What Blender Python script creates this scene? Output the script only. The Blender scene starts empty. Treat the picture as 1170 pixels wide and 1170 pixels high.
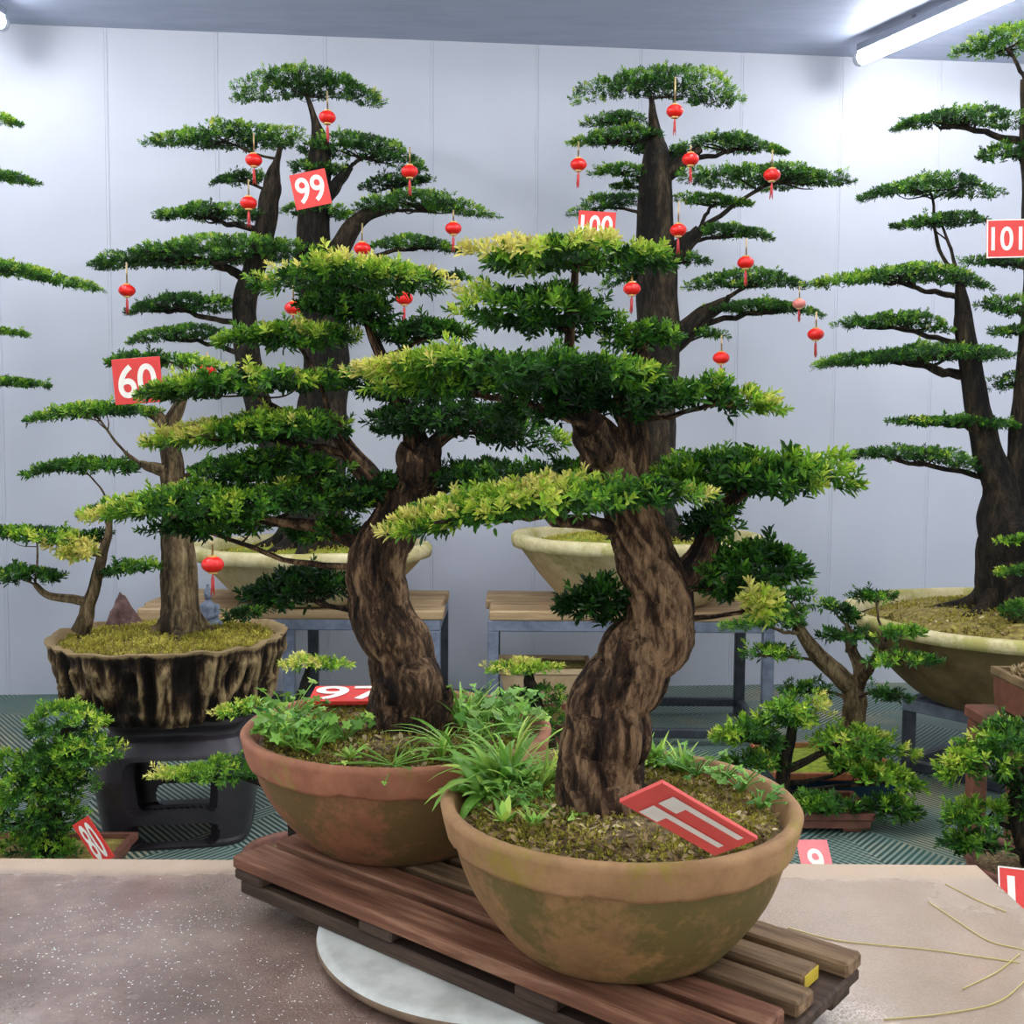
import bpy, bmesh, math
import numpy as np
from mathutils import Matrix, Vector

RNG = np.random.default_rng(7)
F = 1250.0
PITCH = math.radians(3.89)
ROLL = math.radians(0.4)
CAMZ = 1.4
scene = bpy.context.scene
COL = scene.collection

# ---------------------------------------------------------------- camera
cam_d = bpy.data.cameras.new('camera')
cam = bpy.data.objects.new('camera', cam_d)
COL.objects.link(cam)
cam_d.sensor_width = 36.0
cam_d.lens = F / 1170.0 * 36.0
cam_d.clip_start = 0.02
CM = (Matrix.Translation((0, 0, CAMZ)) @ Matrix.Rotation(math.pi / 2 - PITCH, 4, 'X') @ Matrix.Rotation(ROLL, 4, 'Z'))
cam.matrix_world = CM
scene.camera = cam
_R = np.array(CM.to_3x3())


def ray(px, py):
    return _R @ np.array([(px - 585.0) / F, (585.0 - py) / F, -1.0])


def P(px, py, Y):
    """world point seen at a picture position, at depth Y"""
    d = ray(px, py)
    return np.array([0, 0, CAMZ]) + d * (Y / d[1])


def PZ(px, py, z):
    """world point seen at a picture position, at height z"""
    d = ray(px, py)
    return np.array([0, 0, CAMZ]) + d * ((z - CAMZ) / d[2])


# ---------------------------------------------------------------- helpers
def nrm(v):
    return v / np.maximum(np.linalg.norm(v, axis=-1, keepdims=True), 1e-9)


def _hash(i):
    i = i.astype(np.int64)
    h = (i[..., 0] * 73856093) ^ (i[..., 1] * 19349663) ^ (i[..., 2] * 83492791)
    h = (h ^ (h >> 13)) * 1274126177 & 0xffffffff
    h = (h ^ (h >> 16)) & 0xffff
    return h / 65535.0


def vnoise(p):
    """value noise in -1..1"""
    p = np.asarray(p, float)
    i = np.floor(p); f = p - i; f = f * f * (3 - 2 * f)
    r = 0
    for dx in (0, 1):
        for dy in (0, 1):
            for dz in (0, 1):
                w = (f[..., 0] if dx else 1 - f[..., 0]) * (f[..., 1] if dy else 1 - f[..., 1]) * (f[..., 2] if dz else 1 - f[..., 2])
                r = r + w * _hash(i + np.array([dx, dy, dz]))
    return r * 2 - 1


def fbm(p, o=3):
    p = np.asarray(p, float); r = 0; a = 0.5
    for k in range(o):
        r = r + a * vnoise(p * 2 ** k + 17.3 * k); a *= 0.5
    return r


def lin(r, g, b):
    def c(x):
        x /= 255.0
        return x / 12.92 if x <= 0.04045 else ((x + 0.055) / 1.055) ** 2.4
    return (c(r), c(g), c(b), 1.0)


class MB:
    def __init__(s):
        s.V = []; s.Fs = []; s.n = 0; s.att = []

    def add(s, V, Fs, att=None):
        V = np.asarray(V, float)
        for f in Fs:
            f = np.asarray(f, int)
            if f.size: s.Fs.append(f + s.n)
        s.V.append(V); s.n += len(V)
        s.att.append(np.zeros(len(V)) if att is None else np.broadcast_to(np.asarray(att, float), (len(V),)))
        return s

    def build(s, name, mat, parent=None, off=(0, 0, 0), smooth=True, attname=None):
        V = np.concatenate(s.V) - np.asarray(off, float)
        me = bpy.data.meshes.new(name)
        me.vertices.add(len(V)); me.vertices.foreach_set('co', V.astype(np.float32).ravel())
        tot = np.concatenate([np.full(len(f), f.shape[1]) for f in s.Fs])
        idx = np.concatenate([f.ravel() for f in s.Fs])
        st = np.concatenate([[0], np.cumsum(tot)[:-1]])
        me.loops.add(len(idx)); me.loops.foreach_set('vertex_index', idx.astype(np.int32))
        me.polygons.add(len(tot)); me.polygons.foreach_set('loop_start', st.astype(np.int32))
        me.polygons.foreach_set('use_smooth', np.full(len(tot), bool(smooth)))
        if attname:
            a = me.attributes.new(attname, 'FLOAT', 'POINT')
            a.data.foreach_set('value', np.concatenate(s.att).astype(np.float32))
        me.update(calc_edges=True); me.validate()
        if mat: me.materials.append(mat)
        o = bpy.data.objects.new(name, me)
        COL.objects.link(o)
        if parent: o.parent = parent
        return o


def thing(name, label, cat, loc, group=None):
    o = bpy.data.objects.new(name, None); COL.objects.link(o)
    o.empty_display_size = 0.05
    o.location = [float(x) for x in loc]
    tag(o, label, cat, group)
    return o


def tag(o, label, cat, group=None, kind=None):
    o['label'] = label; o['category'] = cat
    if group: o['group'] = group
    if kind: o['kind'] = kind


def catmull(pts, n):
    pts = np.asarray(pts, float)
    if len(pts) == 2:
        t = np.linspace(0, 1, n)[:, None]
        return pts[0] * (1 - t) + pts[1] * t
    p = np.vstack([2 * pts[0] - pts[1], pts, 2 * pts[-1] - pts[-2]])
    u = np.linspace(0, len(pts) - 1 - 1e-6, n); i = u.astype(int); t = (u - i)[:, None]
    a, b, c, d = p[i], p[i + 1], p[i + 2], p[i + 3]
    return 0.5 * (2 * b + (c - a) * t + (2 * a - 5 * b + 4 * c - d) * t ** 2 + (3 * b - a - 3 * c + d) * t ** 3)


def frames(pts):
    T = np.gradient(pts, axis=0); T = nrm(T)
    n = np.array([0, 1.0, 0]) if abs(T[0][1]) < 0.9 else np.array([1.0, 0, 0])
    N = np.zeros_like(pts)
    for k in range(len(pts)):
        n = n - T[k] * n.dot(T[k]); n /= max(np.linalg.norm(n), 1e-9); N[k] = n
    return T, N, np.cross(T, N)


def tube(pts, rad, seg=8, cap=True, disp=None):
    """swept tube; disp(theta, s, r) gives a radius factor"""
    pts = np.asarray(pts, float); n = len(pts)
    rad = np.broadcast_to(np.asarray(rad, float), (n,))
    T, N, B = frames(pts)
    th = np.linspace(0, 2 * math.pi, seg, endpoint=False)
    s = np.concatenate([[0], np.cumsum(np.linalg.norm(np.diff(pts, axis=0), axis=1))])
    R = np.repeat(rad[:, None], seg, 1)
    att = np.zeros((n, seg))
    if disp is not None:
        d = disp(np.repeat(th[None], n, 0), np.repeat(s[:, None], seg, 1), R)
        R = R * (1 + d); att = d
    V = pts[:, None] + R[..., None] * (np.cos(th)[None, :, None] * N[:, None] + np.sin(th)[None, :, None] * B[:, None])
    V = V.reshape(-1, 3)
    i = np.arange(n - 1)[:, None] * seg; j = np.arange(seg)[None]; k = (j + 1) % seg
    q = np.stack([i + j, i + k, i + seg + k, i + seg + j], -1).reshape(-1, 4)
    Fs = [q]
    if cap:
        Fs.append(np.arange(seg)[::-1][None]); Fs.append((np.arange(seg) + (n - 1) * seg)[None])
    return V, Fs, att.ravel()


def lathe(prof, seg, c, fn=None, closed=True, sx=1.0, sy=1.0):
    prof = np.asarray(prof, float); n = len(prof)
    th = np.linspace(0, 2 * math.pi, seg, endpoint=False)
    R = np.repeat(prof[:, :1], seg, 1); Z = np.repeat(prof[:, 1:2], seg, 1); TH = np.repeat(th[None], n, 0)
    if fn is not None: R, Z = fn(TH, R, Z)
    V = np.stack([c[0] + R * np.cos(TH) * sx, c[1] + R * np.sin(TH) * sy, c[2] + Z], -1).reshape(-1, 3)
    i = np.arange(n - 1)[:, None] * seg; j = np.arange(seg)[None]; k = (j + 1) % seg
    return V, [np.stack([i + j, i + k, i + seg + k, i + seg + j], -1).reshape(-1, 4)]


def rbox(c, s, bev=0.004, rz=0.0, seg=1, taper=None, ax=None):
    bm = bmesh.new()
    bmesh.ops.create_cube(bm, size=1.0)
    for v in bm.verts: v.co = Vector((v.co.x * s[0], v.co.y * s[1], v.co.z * s[2]))
    if taper:
        for v in bm.verts:
            if v.co.z < 0: v.co.x *= taper; v.co.y *= taper
    if bev > 0:
        bmesh.ops.bevel(bm, geom=list(bm.edges), offset=bev, segments=seg, affect='EDGES', profile=0.5)
    bm.verts.index_update()
    V = np.array([v.co for v in bm.verts]); fs = {}
    for f in bm.faces: fs.setdefault(len(f.verts), []).append([v.index for v in f.verts])
    bm.free()
    if ax is not None: V = V @ np.asarray(ax)       # rows of ax are the local axes
    else:
        ca, sa = math.cos(rz), math.sin(rz)
        V = np.stack([V[:, 0] * ca - V[:, 1] * sa, V[:, 0] * sa + V[:, 1] * ca, V[:, 2]], -1)
    return V + np.asarray(c, float), [np.array(a) for a in fs.values()]


def bar(a, b, w, h=None, bev=0.003):
    """box-section bar from a to b"""
    a = np.asarray(a, float); b = np.asarray(b, float); h = h or w
    d = b - a; L = np.linalg.norm(d); d = d / L
    up = np.array([0, 0, 1.0]) if abs(d[2]) < 0.9 else np.array([0, 1.0, 0])
    sd = nrm(np.cross(up, d)); up = np.cross(d, sd)
    return rbox((a + b) / 2, (L, w, h), bev, ax=np.stack([d, sd, up]))


# ---------------------------------------------------------------- materials
def new_mat(name):
    m = bpy.data.materials.new(name); m.use_nodes = True
    nt = m.node_tree; b = nt.nodes['Principled BSDF']
    return m, nt, b


def N(nt, t, **kw):
    n = nt.nodes.new(t)
    for k, v in kw.items():
        if k == 'ins':
            for a, x in v.items(): n.inputs[a].default_value = x
        else: setattr(n, k, v)
    return n


def ramp(nt, fac, stops):
    r = nt.nodes.new('ShaderNodeValToRGB')
    e = r.color_ramp.elements
    while len(e) < len(stops): e.new(0.5)
    for k, (p, c) in enumerate(stops):
        e[k].position = p; e[k].color = c
    nt.links.new(fac, r.inputs['Fac'])
    return r.outputs['Color']


def noise(nt, vec, scale, detail=4, rough=0.55, stretch=None, dist=0.0):
    if stretch:
        mp = N(nt, 'ShaderNodeMapping'); mp.inputs['Scale'].default_value = stretch
        nt.links.new(vec, mp.inputs['Vector']); vec = mp.outputs['Vector']
    n = N(nt, 'ShaderNodeTexNoise')
    n.inputs['Scale'].default_value = scale; n.inputs['Detail'].default_value = detail
    n.inputs['Roughness'].default_value = rough; n.inputs['Distortion'].default_value = dist
    nt.links.new(vec, n.inputs['Vector'])
    return n.outputs['Fac']


def coords(nt, kind='Object'):
    return N(nt, 'ShaderNodeTexCoord').outputs[kind]


def mixc(nt, fac, a, b, mode='MIX'):
    m = N(nt, 'ShaderNodeMix', data_type='RGBA', blend_type=mode)
    for s, x in ((m.inputs[0], fac), (m.inputs[6], a), (m.inputs[7], b)):
        if hasattr(x, 'is_linked'): nt.links.new(x, s)
        else: s.default_value = x
    return m.outputs[2]


def mathn(nt, op, a, b=0.0, clamp=False):
    m = N(nt, 'ShaderNodeMath', operation=op); m.use_clamp = clamp
    for s, x in ((m.inputs[0], a), (m.inputs[1], b)):
        if hasattr(x, 'is_linked'): nt.links.new(x, s)
        else: s.default_value = x
    return m.outputs[0]


def bump(nt, b, h, strength, dist=0.01):
    n = N(nt, 'ShaderNodeBump'); n.inputs['Strength'].default_value = strength; n.inputs['Distance'].default_value = dist
    nt.links.new(h, n.inputs['Height']); nt.links.new(n.outputs['Normal'], b.inputs['Normal'])


def simple(name, stops, scale=20, rough=0.6, stretch=None, bmp=0.3, bdist=0.004, detail=5, metal=0.0, spec=0.5, nrough=0.6):
    m, nt, b = new_mat(name)
    v = coords(nt)
    f = noise(nt, v, scale, detail, nrough, stretch)
    nt.links.new(ramp(nt, f, stops), b.inputs['Base Color'])
    b.inputs['Roughness'].default_value = rough; b.inputs['Metallic'].default_value = metal
    b.inputs['Specular IOR Level'].default_value = spec
    if bmp: bump(nt, b, f, bmp, bdist)
    return m


def plain(name, c, rough=0.5, metal=0.0, spec=0.5):
    m, nt, b = new_mat(name)
    f = noise(nt, coords(nt), 35, 3)
    c2 = tuple(x * 0.86 for x in c[:3]) + (1,)
    nt.links.new(ramp(nt, f, [(0.3, c2), (0.7, c)]), b.inputs['Base Color'])
    b.inputs['Roughness'].default_value = rough; b.inputs['Metallic'].default_value = metal
    b.inputs['Specular IOR Level'].default_value = spec
    return m


def leaf_mat(name, stops, rough=0.38, trans=0.2, spec=0.4):
    m, nt, b = new_mat(name)
    a = N(nt, 'ShaderNodeAttribute', attribute_name='tint')
    c = ramp(nt, a.outputs['Fac'], stops)
    g = N(nt, 'ShaderNodeNewGeometry')
    hs = N(nt, 'ShaderNodeHueSaturation'); nt.links.new(c, hs.inputs['Color'])
    nt.links.new(mathn(nt, 'ADD', mathn(nt, 'MULTIPLY', g.outputs['Random Per Island'], 0.7), 0.65), hs.inputs['Value'])
    nt.links.new(hs.outputs['Color'], b.inputs['Base Color'])
    b.inputs['Roughness'].default_value = rough; b.inputs['Specular IOR Level'].default_value = spec
    t = N(nt, 'ShaderNodeBsdfTranslucent'); nt.links.new(hs.outputs['Color'], t.inputs['Color'])
    mx = N(nt, 'ShaderNodeMixShader'); mx.inputs[0].default_value = trans
    nt.links.new(b.outputs[0], mx.inputs[1]); nt.links.new(t.outputs[0], mx.inputs[2])
    nt.links.new(mx.outputs[0], nt.nodes['Material Output'].inputs['Surface'])
    return m


GREEN = [(0.0, lin(22, 54, 18)), (0.33, lin(58, 110, 32)), (0.55, lin(122, 170, 46)), (0.78, lin(188, 204, 74)), (1.0, lin(222, 212, 120))]
M_leaf = leaf_mat('podocarpus_leaf', GREEN)
M_weed = leaf_mat('weed_leaf', [(0.0, lin(70, 128, 44)), (0.5, lin(136, 186, 74)), (0.8, lin(184, 210, 96)), (1.0, lin(230, 220, 90))], 0.45, 0.25)
M_moss = leaf_mat('moss', [(0.0, lin(92, 86, 34)), (0.5, lin(152, 144, 56)), (1.0, lin(204, 194, 92))], 0.8, 0.15, 0.2)
M_litter = leaf_mat('leaf_litter', [(0.0, lin(60, 44, 28)), (0.5, lin(146, 120, 82)), (1.0, lin(214, 198, 156))], 0.8, 0.05, 0.2)


def bark_mat(name, dark, mid, light, sc=1.0, rough=0.8):
    m, nt, b = new_mat(name)
    v = coords(nt)
    a = N(nt, 'ShaderNodeAttribute', attribute_name='ridge')
    f1 = noise(nt, v, 58 * sc, 8, 0.75, (1, 1, 0.36), 1.2)
    f2 = noise(nt, v, 9 * sc, 3)
    f = mathn(nt, 'ADD', mathn(nt, 'MULTIPLY', a.outputs['Fac'], 1.5), f1)
    f3 = noise(nt, v, 170 * sc, 5, 0.7, (1, 1, 0.22), 0.4)
    f = mathn(nt, 'ADD', f, mathn(nt, 'MULTIPLY', mathn(nt, 'SUBTRACT', f3, 0.5), 0.55))
    f = mathn(nt, 'ADD', f, mathn(nt, 'MULTIPLY', mathn(nt, 'SUBTRACT', f2, 0.5), 0.35))
    c = ramp(nt, f, [(0.38, dark), (0.56, mid), (0.80, light)])
    nt.links.new(c, b.inputs['Base Color'])
    b.inputs['Roughness'].default_value = rough; b.inputs['Specular IOR Level'].default_value = 0.25
    bump(nt, b, mathn(nt, 'ADD', f1, mathn(nt, 'MULTIPLY', f3, 0.4)), 1.0, 0.016 / sc)
    return m


M_bark = bark_mat('brown_bark', lin(26, 18, 12), lin(86, 62, 43), lin(188, 150, 110))
M_barkd = bark_mat('dark_bark', lin(18, 15, 11), lin(50, 42, 30), lin(98, 82, 60), 0.4)
M_barkp = bark_mat('pale_bark', lin(50, 40, 25), lin(110, 91, 62), lin(168, 146, 106), 0.5)
M_soil = simple('potting_soil', [(0.3, lin(44, 34, 22)), (0.5, lin(108, 88, 56)), (0.72, lin(166, 142, 98))], 90, 0.9, bmp=0.8, bdist=0.006)
M_mosssoil = simple('mossy_soil', [(0.3, lin(92, 72, 40)), (0.5, lin(124, 110, 50)), (0.72, lin(164, 150, 72))], 40, 0.95, bmp=0.7, bdist=0.01)
M_mossgreen = simple('green_moss', [(0.3, lin(90, 110, 26)), (0.55, lin(140, 156, 42)), (0.75, lin(180, 184, 70))], 40, 0.95, bmp=0.7, bdist=0.01)


def pot_mat(name, base, dark, algae, amount, sc=6, rough=0.75, zlo=None, zhi=None):
    """fired clay with algae that grows in patches of its own"""
    m, nt, b = new_mat(name)
    v = coords(nt)
    f = noise(nt, v, sc * 2.2, 6, 0.65)
    c = ramp(nt, f, [(0.3, dark), (0.65, base)])
    g = noise(nt, v, sc, 5, 0.6)
    fine = noise(nt, v, sc * 14, 4, 0.7)
    k = mathn(nt, 'ADD', g, mathn(nt, 'MULTIPLY', fine, 0.35))
    lo = 0.675 + (0.5 - amount) * 0.36
    am = ramp(nt, k, [(lo - 0.05, (0, 0, 0, 1)), (lo + 0.07, (1, 1, 1, 1))])
    am = mathn(nt, 'MULTIPLY', am, 0.8)
    nt.links.new(mixc(nt, am, c, algae), b.inputs['Base Color'])
    b.inputs['Roughness'].default_value = rough; b.inputs['Specular IOR Level'].default_value = 0.35
    bump(nt, b, fine, 0.35, 0.002)
    return m


M_potR = pot_mat('weathered_clay', lin(160, 120, 76), lin(116, 88, 54), lin(86, 82, 36), 0.47, 7)
M_potRrim = pot_mat('weathered_clay_rim', lin(176, 136, 94), lin(142, 106, 70), lin(150, 132, 50), 0.2, 10)
M_potL = pot_mat('red_clay', lin(154, 102, 70), lin(118, 76, 52), lin(88, 78, 38), 0.55, 7)
M_potLrim = pot_mat('red_clay_rim', lin(172, 114, 84), lin(138, 88, 64), lin(140, 130, 60), 0.1, 10)
M_stonepot = pot_mat('pale_stone_pot', lin(200, 180, 138), lin(158, 138, 98), lin(140, 130, 70), 0.32, 3)
M_stonerim = pot_mat('pale_stone_rim', lin(214, 202, 158), lin(176, 162, 112), lin(158, 152, 74), 0.42, 6)
M_mudpot = pot_mat('brown_stone_pot', lin(134, 110, 76), lin(84, 66, 42), lin(110, 98, 56), 0.35, 4)
M_tray = pot_mat('purple_clay', lin(128, 82, 66), lin(88, 54, 44), lin(110, 90, 60), 0.05, 8, 0.55)
M_orange = pot_mat('orange_clay', lin(196, 118, 80), lin(156, 88, 58), lin(120, 100, 60), 0.05, 8, 0.6)
M_beige = pot_mat('beige_plaster', lin(212, 186, 146), lin(186, 156, 116), lin(170, 150, 110), 0.05, 6)
M_bluepot = simple('blue_glaze', [(0.3, lin(18, 36, 52)), (0.7, lin(34, 62, 82))], 6, 0.25, bmp=0)
M_black = simple('dark_glaze', [(0.3, lin(32, 28, 32)), (0.7, lin(54, 48, 52))], 8, 0.38, bmp=0.05)
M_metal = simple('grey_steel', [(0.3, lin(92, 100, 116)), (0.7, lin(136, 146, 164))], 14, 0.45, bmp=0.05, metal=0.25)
M_shadedmetal = simple('shaded_steel', [(0.3, lin(40, 44, 50)), (0.7, lin(72, 78, 86))], 14, 0.5, bmp=0.05, metal=0.25)  # the grey steel with shade put into its colour, for back legs and low parts


def wood(name, a, b_, c, along='x', sc=1.0, rough=0.75):
    m, nt, b = new_mat(name)
    v = coords(nt)
    st = {'x': (0.08, 1, 1), 'y': (1, 0.08, 1), 'z': (1, 1, 0.08)}[along]
    f = noise(nt, v, 60 * sc, 6, 0.65, st, 0.5)
    g = noise(nt, v, 7 * sc, 4, 0.6)
    cc = ramp(nt, f, [(0.28, a), (0.5, b_), (0.72, c)])
    nt.links.new(mixc(nt, mathn(nt, 'MULTIPLY', g, 0.6), cc, a), b.inputs['Base Color'])
    b.inputs['Roughness'].default_value = rough; b.inputs['Specular IOR Level'].default_value = 0.3
    bump(nt, b, f, 0.4, 0.003)
    return m


M_plank = wood('weathered_plank', lin(120, 98, 70), lin(182, 152, 112), lin(220, 196, 156), 'x', 0.5)
M_pallet = wood('pallet_red_wood', lin(66, 42, 30), lin(138, 92, 68), lin(188, 144, 112), 'x', 1.1)
M_pallet2 = wood('pallet_brown_wood', lin(66, 50, 36), lin(136, 108, 78), lin(192, 162, 122), 'x', 1.1)
M_palletd = wood('pallet_dark_wood', lin(44, 34, 28), lin(78, 60, 48), lin(112, 92, 74), 'x', 1.1)
M_yellow = plain('yellow_paint', lin(206, 178, 52), 0.6)
M_red = plain('sign_red', lin(226, 58, 50), 0.4)
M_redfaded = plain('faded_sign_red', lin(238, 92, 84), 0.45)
M_chipglint = leaf_mat('pale_chip_glint', [(0.0, lin(70, 60, 56)), (0.5, lin(190, 180, 170)), (1.0, lin(244, 240, 234))], 0.5, 0.0, 0.5)  # grit colours; the whitest flakes also stand in for glints of water drops
M_pink = plain('faded_sign_pink', lin(240, 128, 128), 0.5)
M_white = plain('sign_white', lin(248, 240, 226), 0.5)
M_signback = plain('sign_core', lin(190, 160, 130), 0.7)
M_lred = plain('lantern_red', lin(226, 28, 18), 0.35)
M_gold = plain('lantern_gold', lin(222, 178, 96), 0.4)
M_string = plain('string_tan', lin(196, 170, 120), 0.8)
M_tassel = plain('tassel_red', lin(200, 62, 62), 0.7)
M_lpale = plain('lantern_faded', lin(226, 132, 118), 0.5)
M_rock = simple('purple_rock', [(0.3, lin(62, 42, 42)), (0.5, lin(104, 76, 72)), (0.7, lin(140, 112, 104))], 24, 0.8, bmp=0.7)
M_statue = simple('grey_stone', [(0.3, lin(82, 92, 108)), (0.7, lin(128, 138, 152))], 40, 0.8, bmp=0.4)
M_disc = simple('pale_stone_disc', [(0.35, lin(184, 186, 176)), (0.5, lin(208, 210, 200)), (0.68, lin(226, 228, 220))], 12, 0.45, bmp=0.1, bdist=0.001)
M_discedge = simple('disc_brown_edge', [(0.3, lin(112, 92, 72)), (0.7, lin(160, 136, 108))], 20, 0.7)


def wall_mat():
    m, nt, b = new_mat('painted_panel')
    f = noise(nt, coords(nt), 1.2, 3)
    nt.links.new(ramp(nt, f, [(0.3, lin(190, 193, 204)), (0.7, lin(199, 202, 212))]), b.inputs['Base Color'])
    b.inputs['Roughness'].default_value = 0.42
    return m


def ceil_mat():
    m, nt, b = new_mat('ceiling_panel')
    v = coords(nt)
    f = noise(nt, v, 3, 4, 0.6, (1, 6, 1))
    w = noise(nt, v, 14, 5, 0.7, (1, 0.6, 1))
    c = ramp(nt, f, [(0.3, lin(160, 168, 192)), (0.7, lin(176, 184, 206))])
    nt.links.new(c, b.inputs['Base Color'])
    b.inputs['Roughness'].default_value = 0.5
    bump(nt, b, w, 0.15, 0.01)
    return m


def floor_mat():
    m, nt, b = new_mat('green_net_matting')
    v = coords(nt)

    def band(rot, sc):
        mp = N(nt, 'ShaderNodeMapping'); mp.inputs['Rotation'].default_value = (0, 0, rot)
        nt.links.new(v, mp.inputs['Vector'])
        w = N(nt, 'ShaderNodeTexWave', wave_type='BANDS', bands_direction='X')
        w.inputs['Scale'].default_value = sc; w.inputs['Distortion'].default_value = 0.6; w.inputs['Detail'].default_value = 1
        w.inputs['Detail Scale'].default_value = 0.4
        nt.links.new(mp.outputs['Vector'], w.inputs['Vector'])
        return w.outputs['Fac']
    a = band(math.radians(38), 15); c = band(math.radians(-38), 15)
    vo = N(nt, 'ShaderNodeTexVoronoi', feature='F1'); vo.inputs['Scale'].default_value = 1.6
    nt.links.new(v, vo.inputs['Vector'])
    sx = N(nt, 'ShaderNodeSeparateColor'); nt.links.new(vo.outputs['Color'], sx.inputs[0])
    sel = ramp(nt, sx.outputs[0], [(0.49, (0, 0, 0, 1)), (0.51, (1, 1, 1, 1))])
    w = mixc(nt, sel, a, c)
    big = noise(nt, v, 1.1, 3)
    tan = noise(nt, v, 1.7, 4)
    line = mixc(nt, ramp(nt, tan, [(0.52, (0, 0, 0, 1)), (0.62, (1, 1, 1, 1))]), lin(134, 150, 138), lin(178, 170, 138))
    dark = mixc(nt, ramp(nt, big, [(0.42, (0, 0, 0, 1)), (0.6, (1, 1, 1, 1))]), lin(40, 56, 52), lin(54, 92, 84))
    f = ramp(nt, w, [(0.42, (0, 0, 0, 1)), (0.62, (1, 1, 1, 1))])
    fade = ramp(nt, big, [(0.5, (1, 1, 1, 1)), (0.66, (0.55, 0.55, 0.55, 1))])
    nt.links.new(mixc(nt, mathn(nt, 'MULTIPLY', f, fade), dark, line), b.inputs['Base Color'])
    b.inputs['Roughness'].default_value = 0.6
    bump(nt, b, w, 0.5, 0.008)
    return m


def table_mat(yback):
    m, nt, b = new_mat('wet_brown_board')
    v = coords(nt)
    f = noise(nt, v, 7, 6, 0.65)
    s = noise(nt, v, 2.6, 4, 0.6)
    c = ramp(nt, f, [(0.3, lin(98, 76, 66)), (0.5, lin(134, 110, 98)), (0.7, lin(164, 140, 124))])
    red = ramp(nt, s, [(0.55, (0, 0, 0, 1)), (0.66, (1, 1, 1, 1))])
    c = mixc(nt, mathn(nt, 'MULTIPLY', red, 0.55), c, lin(104, 62, 48))
    sp = N(nt, 'ShaderNodeSeparateXYZ'); nt.links.new(v, sp.inputs[0])
    # a dry strip along the back edge, and a paler right end
    e = mathn(nt, 'ADD', sp.outputs['Y'], mathn(nt, 'MULTIPLY', mathn(nt, 'SUBTRACT', f, 0.5), 0.05))
    dry = ramp(nt, mathn(nt, 'MULTIPLY', mathn(nt, 'SUBTRACT', e, yback - 0.075), 14.0, True), [(0.0, (0, 0, 0, 1)), (0.5, (1, 1, 1, 1))])
    pale_end = mathn(nt, 'MULTIPLY', mathn(nt, 'SUBTRACT', mathn(nt, 'ADD', sp.outputs['X'], mathn(nt, 'MULTIPLY', s, 0.4)), 0.55), 2.5, True)
    c = mixc(nt, mathn(nt, 'MULTIPLY', pale_end, 0.6), c, lin(192, 170, 144))
    c = mixc(nt, mathn(nt, 'MULTIPLY', dry, 0.8), c, lin(184, 158, 128))
    spk = N(nt, 'ShaderNodeTexVoronoi', feature='F1'); spk.inputs['Scale'].default_value = 150
    nt.links.new(v, spk.inputs['Vector'])
    spm = ramp(nt, spk.outputs['Distance'], [(0.10, (1, 1, 1, 1)), (0.2, (0, 0, 0, 1))])
    reg = ramp(nt, noise(nt, v, 5, 4), [(0.45, (0, 0, 0, 1)), (0.6, (1, 1, 1, 1))])
    c = mixc(nt, mathn(nt, 'MULTIPLY', mathn(nt, 'MULTIPLY', spm, reg), 0.5), c, lin(206, 186, 166))
    nt.links.new(c, b.inputs['Base Color'])
    wet = noise(nt, v, 4.2, 5, 0.6)
    rg = ramp(nt, wet, [(0.36, (0.34, 0.34, 0.34, 1)), (0.50, (0.11, 0.11, 0.11, 1))])
    nt.links.new(mathn(nt, 'ADD', rg, mathn(nt, 'MULTIPLY', dry, 0.4)), b.inputs['Roughness'])
    b.inputs['Specular IOR Level'].default_value = 1.0
    drops = noise(nt, v, 260, 3, 0.6)
    hh = mathn(nt, 'MULTIPLY', ramp(nt, drops, [(0.5, (0, 0, 0, 1)), (0.62, (1, 1, 1, 1))]), 1.0)
    bump(nt, b, hh, 0.5, 0.0010)
    return m


def emit(name, c, s):
    m, nt, b = new_mat(name)
    b.inputs['Base Color'].default_value = (0.9, 0.9, 0.9, 1)
    b.inputs['Emission Color'].default_value = c; b.inputs['Emission Strength'].default_value = s
    return m


# ---------------------------------------------------------------- setting
WY = 6.05; WS = 0.09           # back wall: Y = WY + WS * X
FL = 0.0
CEIL = float(P(585, 50, WY)[2])


def wally(x): return WY + WS * x


wall_dir = nrm(np.array([1.0, WS, 0])); wall_n = np.array([WS, -1.0, 0]) / math.hypot(1, WS)   # towards the camera
seam0 = P(493, 300, wally(-0.45)); s0 = seam0[0] / wall_dir[0]
mb = MB(); prof = []
pitch = 0.566
for k in range(-12, 14):
    s = s0 + k * pitch
    for ds, dep in ((-0.010, 0.0), (-0.008, -0.0015), (-0.006, -0.0015), (-0.004, 0.0), (0.005, 0.0), (0.007, -0.003), (0.0095, -0.003), (0.0115, 0.0)):
        prof.append((s + ds, dep))
prof = np.array(prof)
base = np.array([0, WY, 0])
pw = base + prof[:, :1] * wall_dir + prof[:, 1:] * wall_n
n = len(pw)
V = np.vstack([np.c_[pw[:, :2], np.full(n, -0.02)], np.c_[pw[:, :2], np.full(n, CEIL + 0.02)]])
i = np.arange(n - 1)
mb.add(V, [np.stack([i, i + 1, n + i + 1, n + i], -1)])
bk = pw[[0, -1]] - wall_n * 0.08
mb.add(np.vstack([np.c_[bk[:, :2], [-0.02] * 2], np.c_[bk[:, :2], [CEIL + 0.02] * 2]]), [np.array([[1, 0, 2, 3]])])
M_wall = wall_mat()
o = mb.build('wall_back', M_wall, smooth=False); o['kind'] = 'structure'

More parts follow.
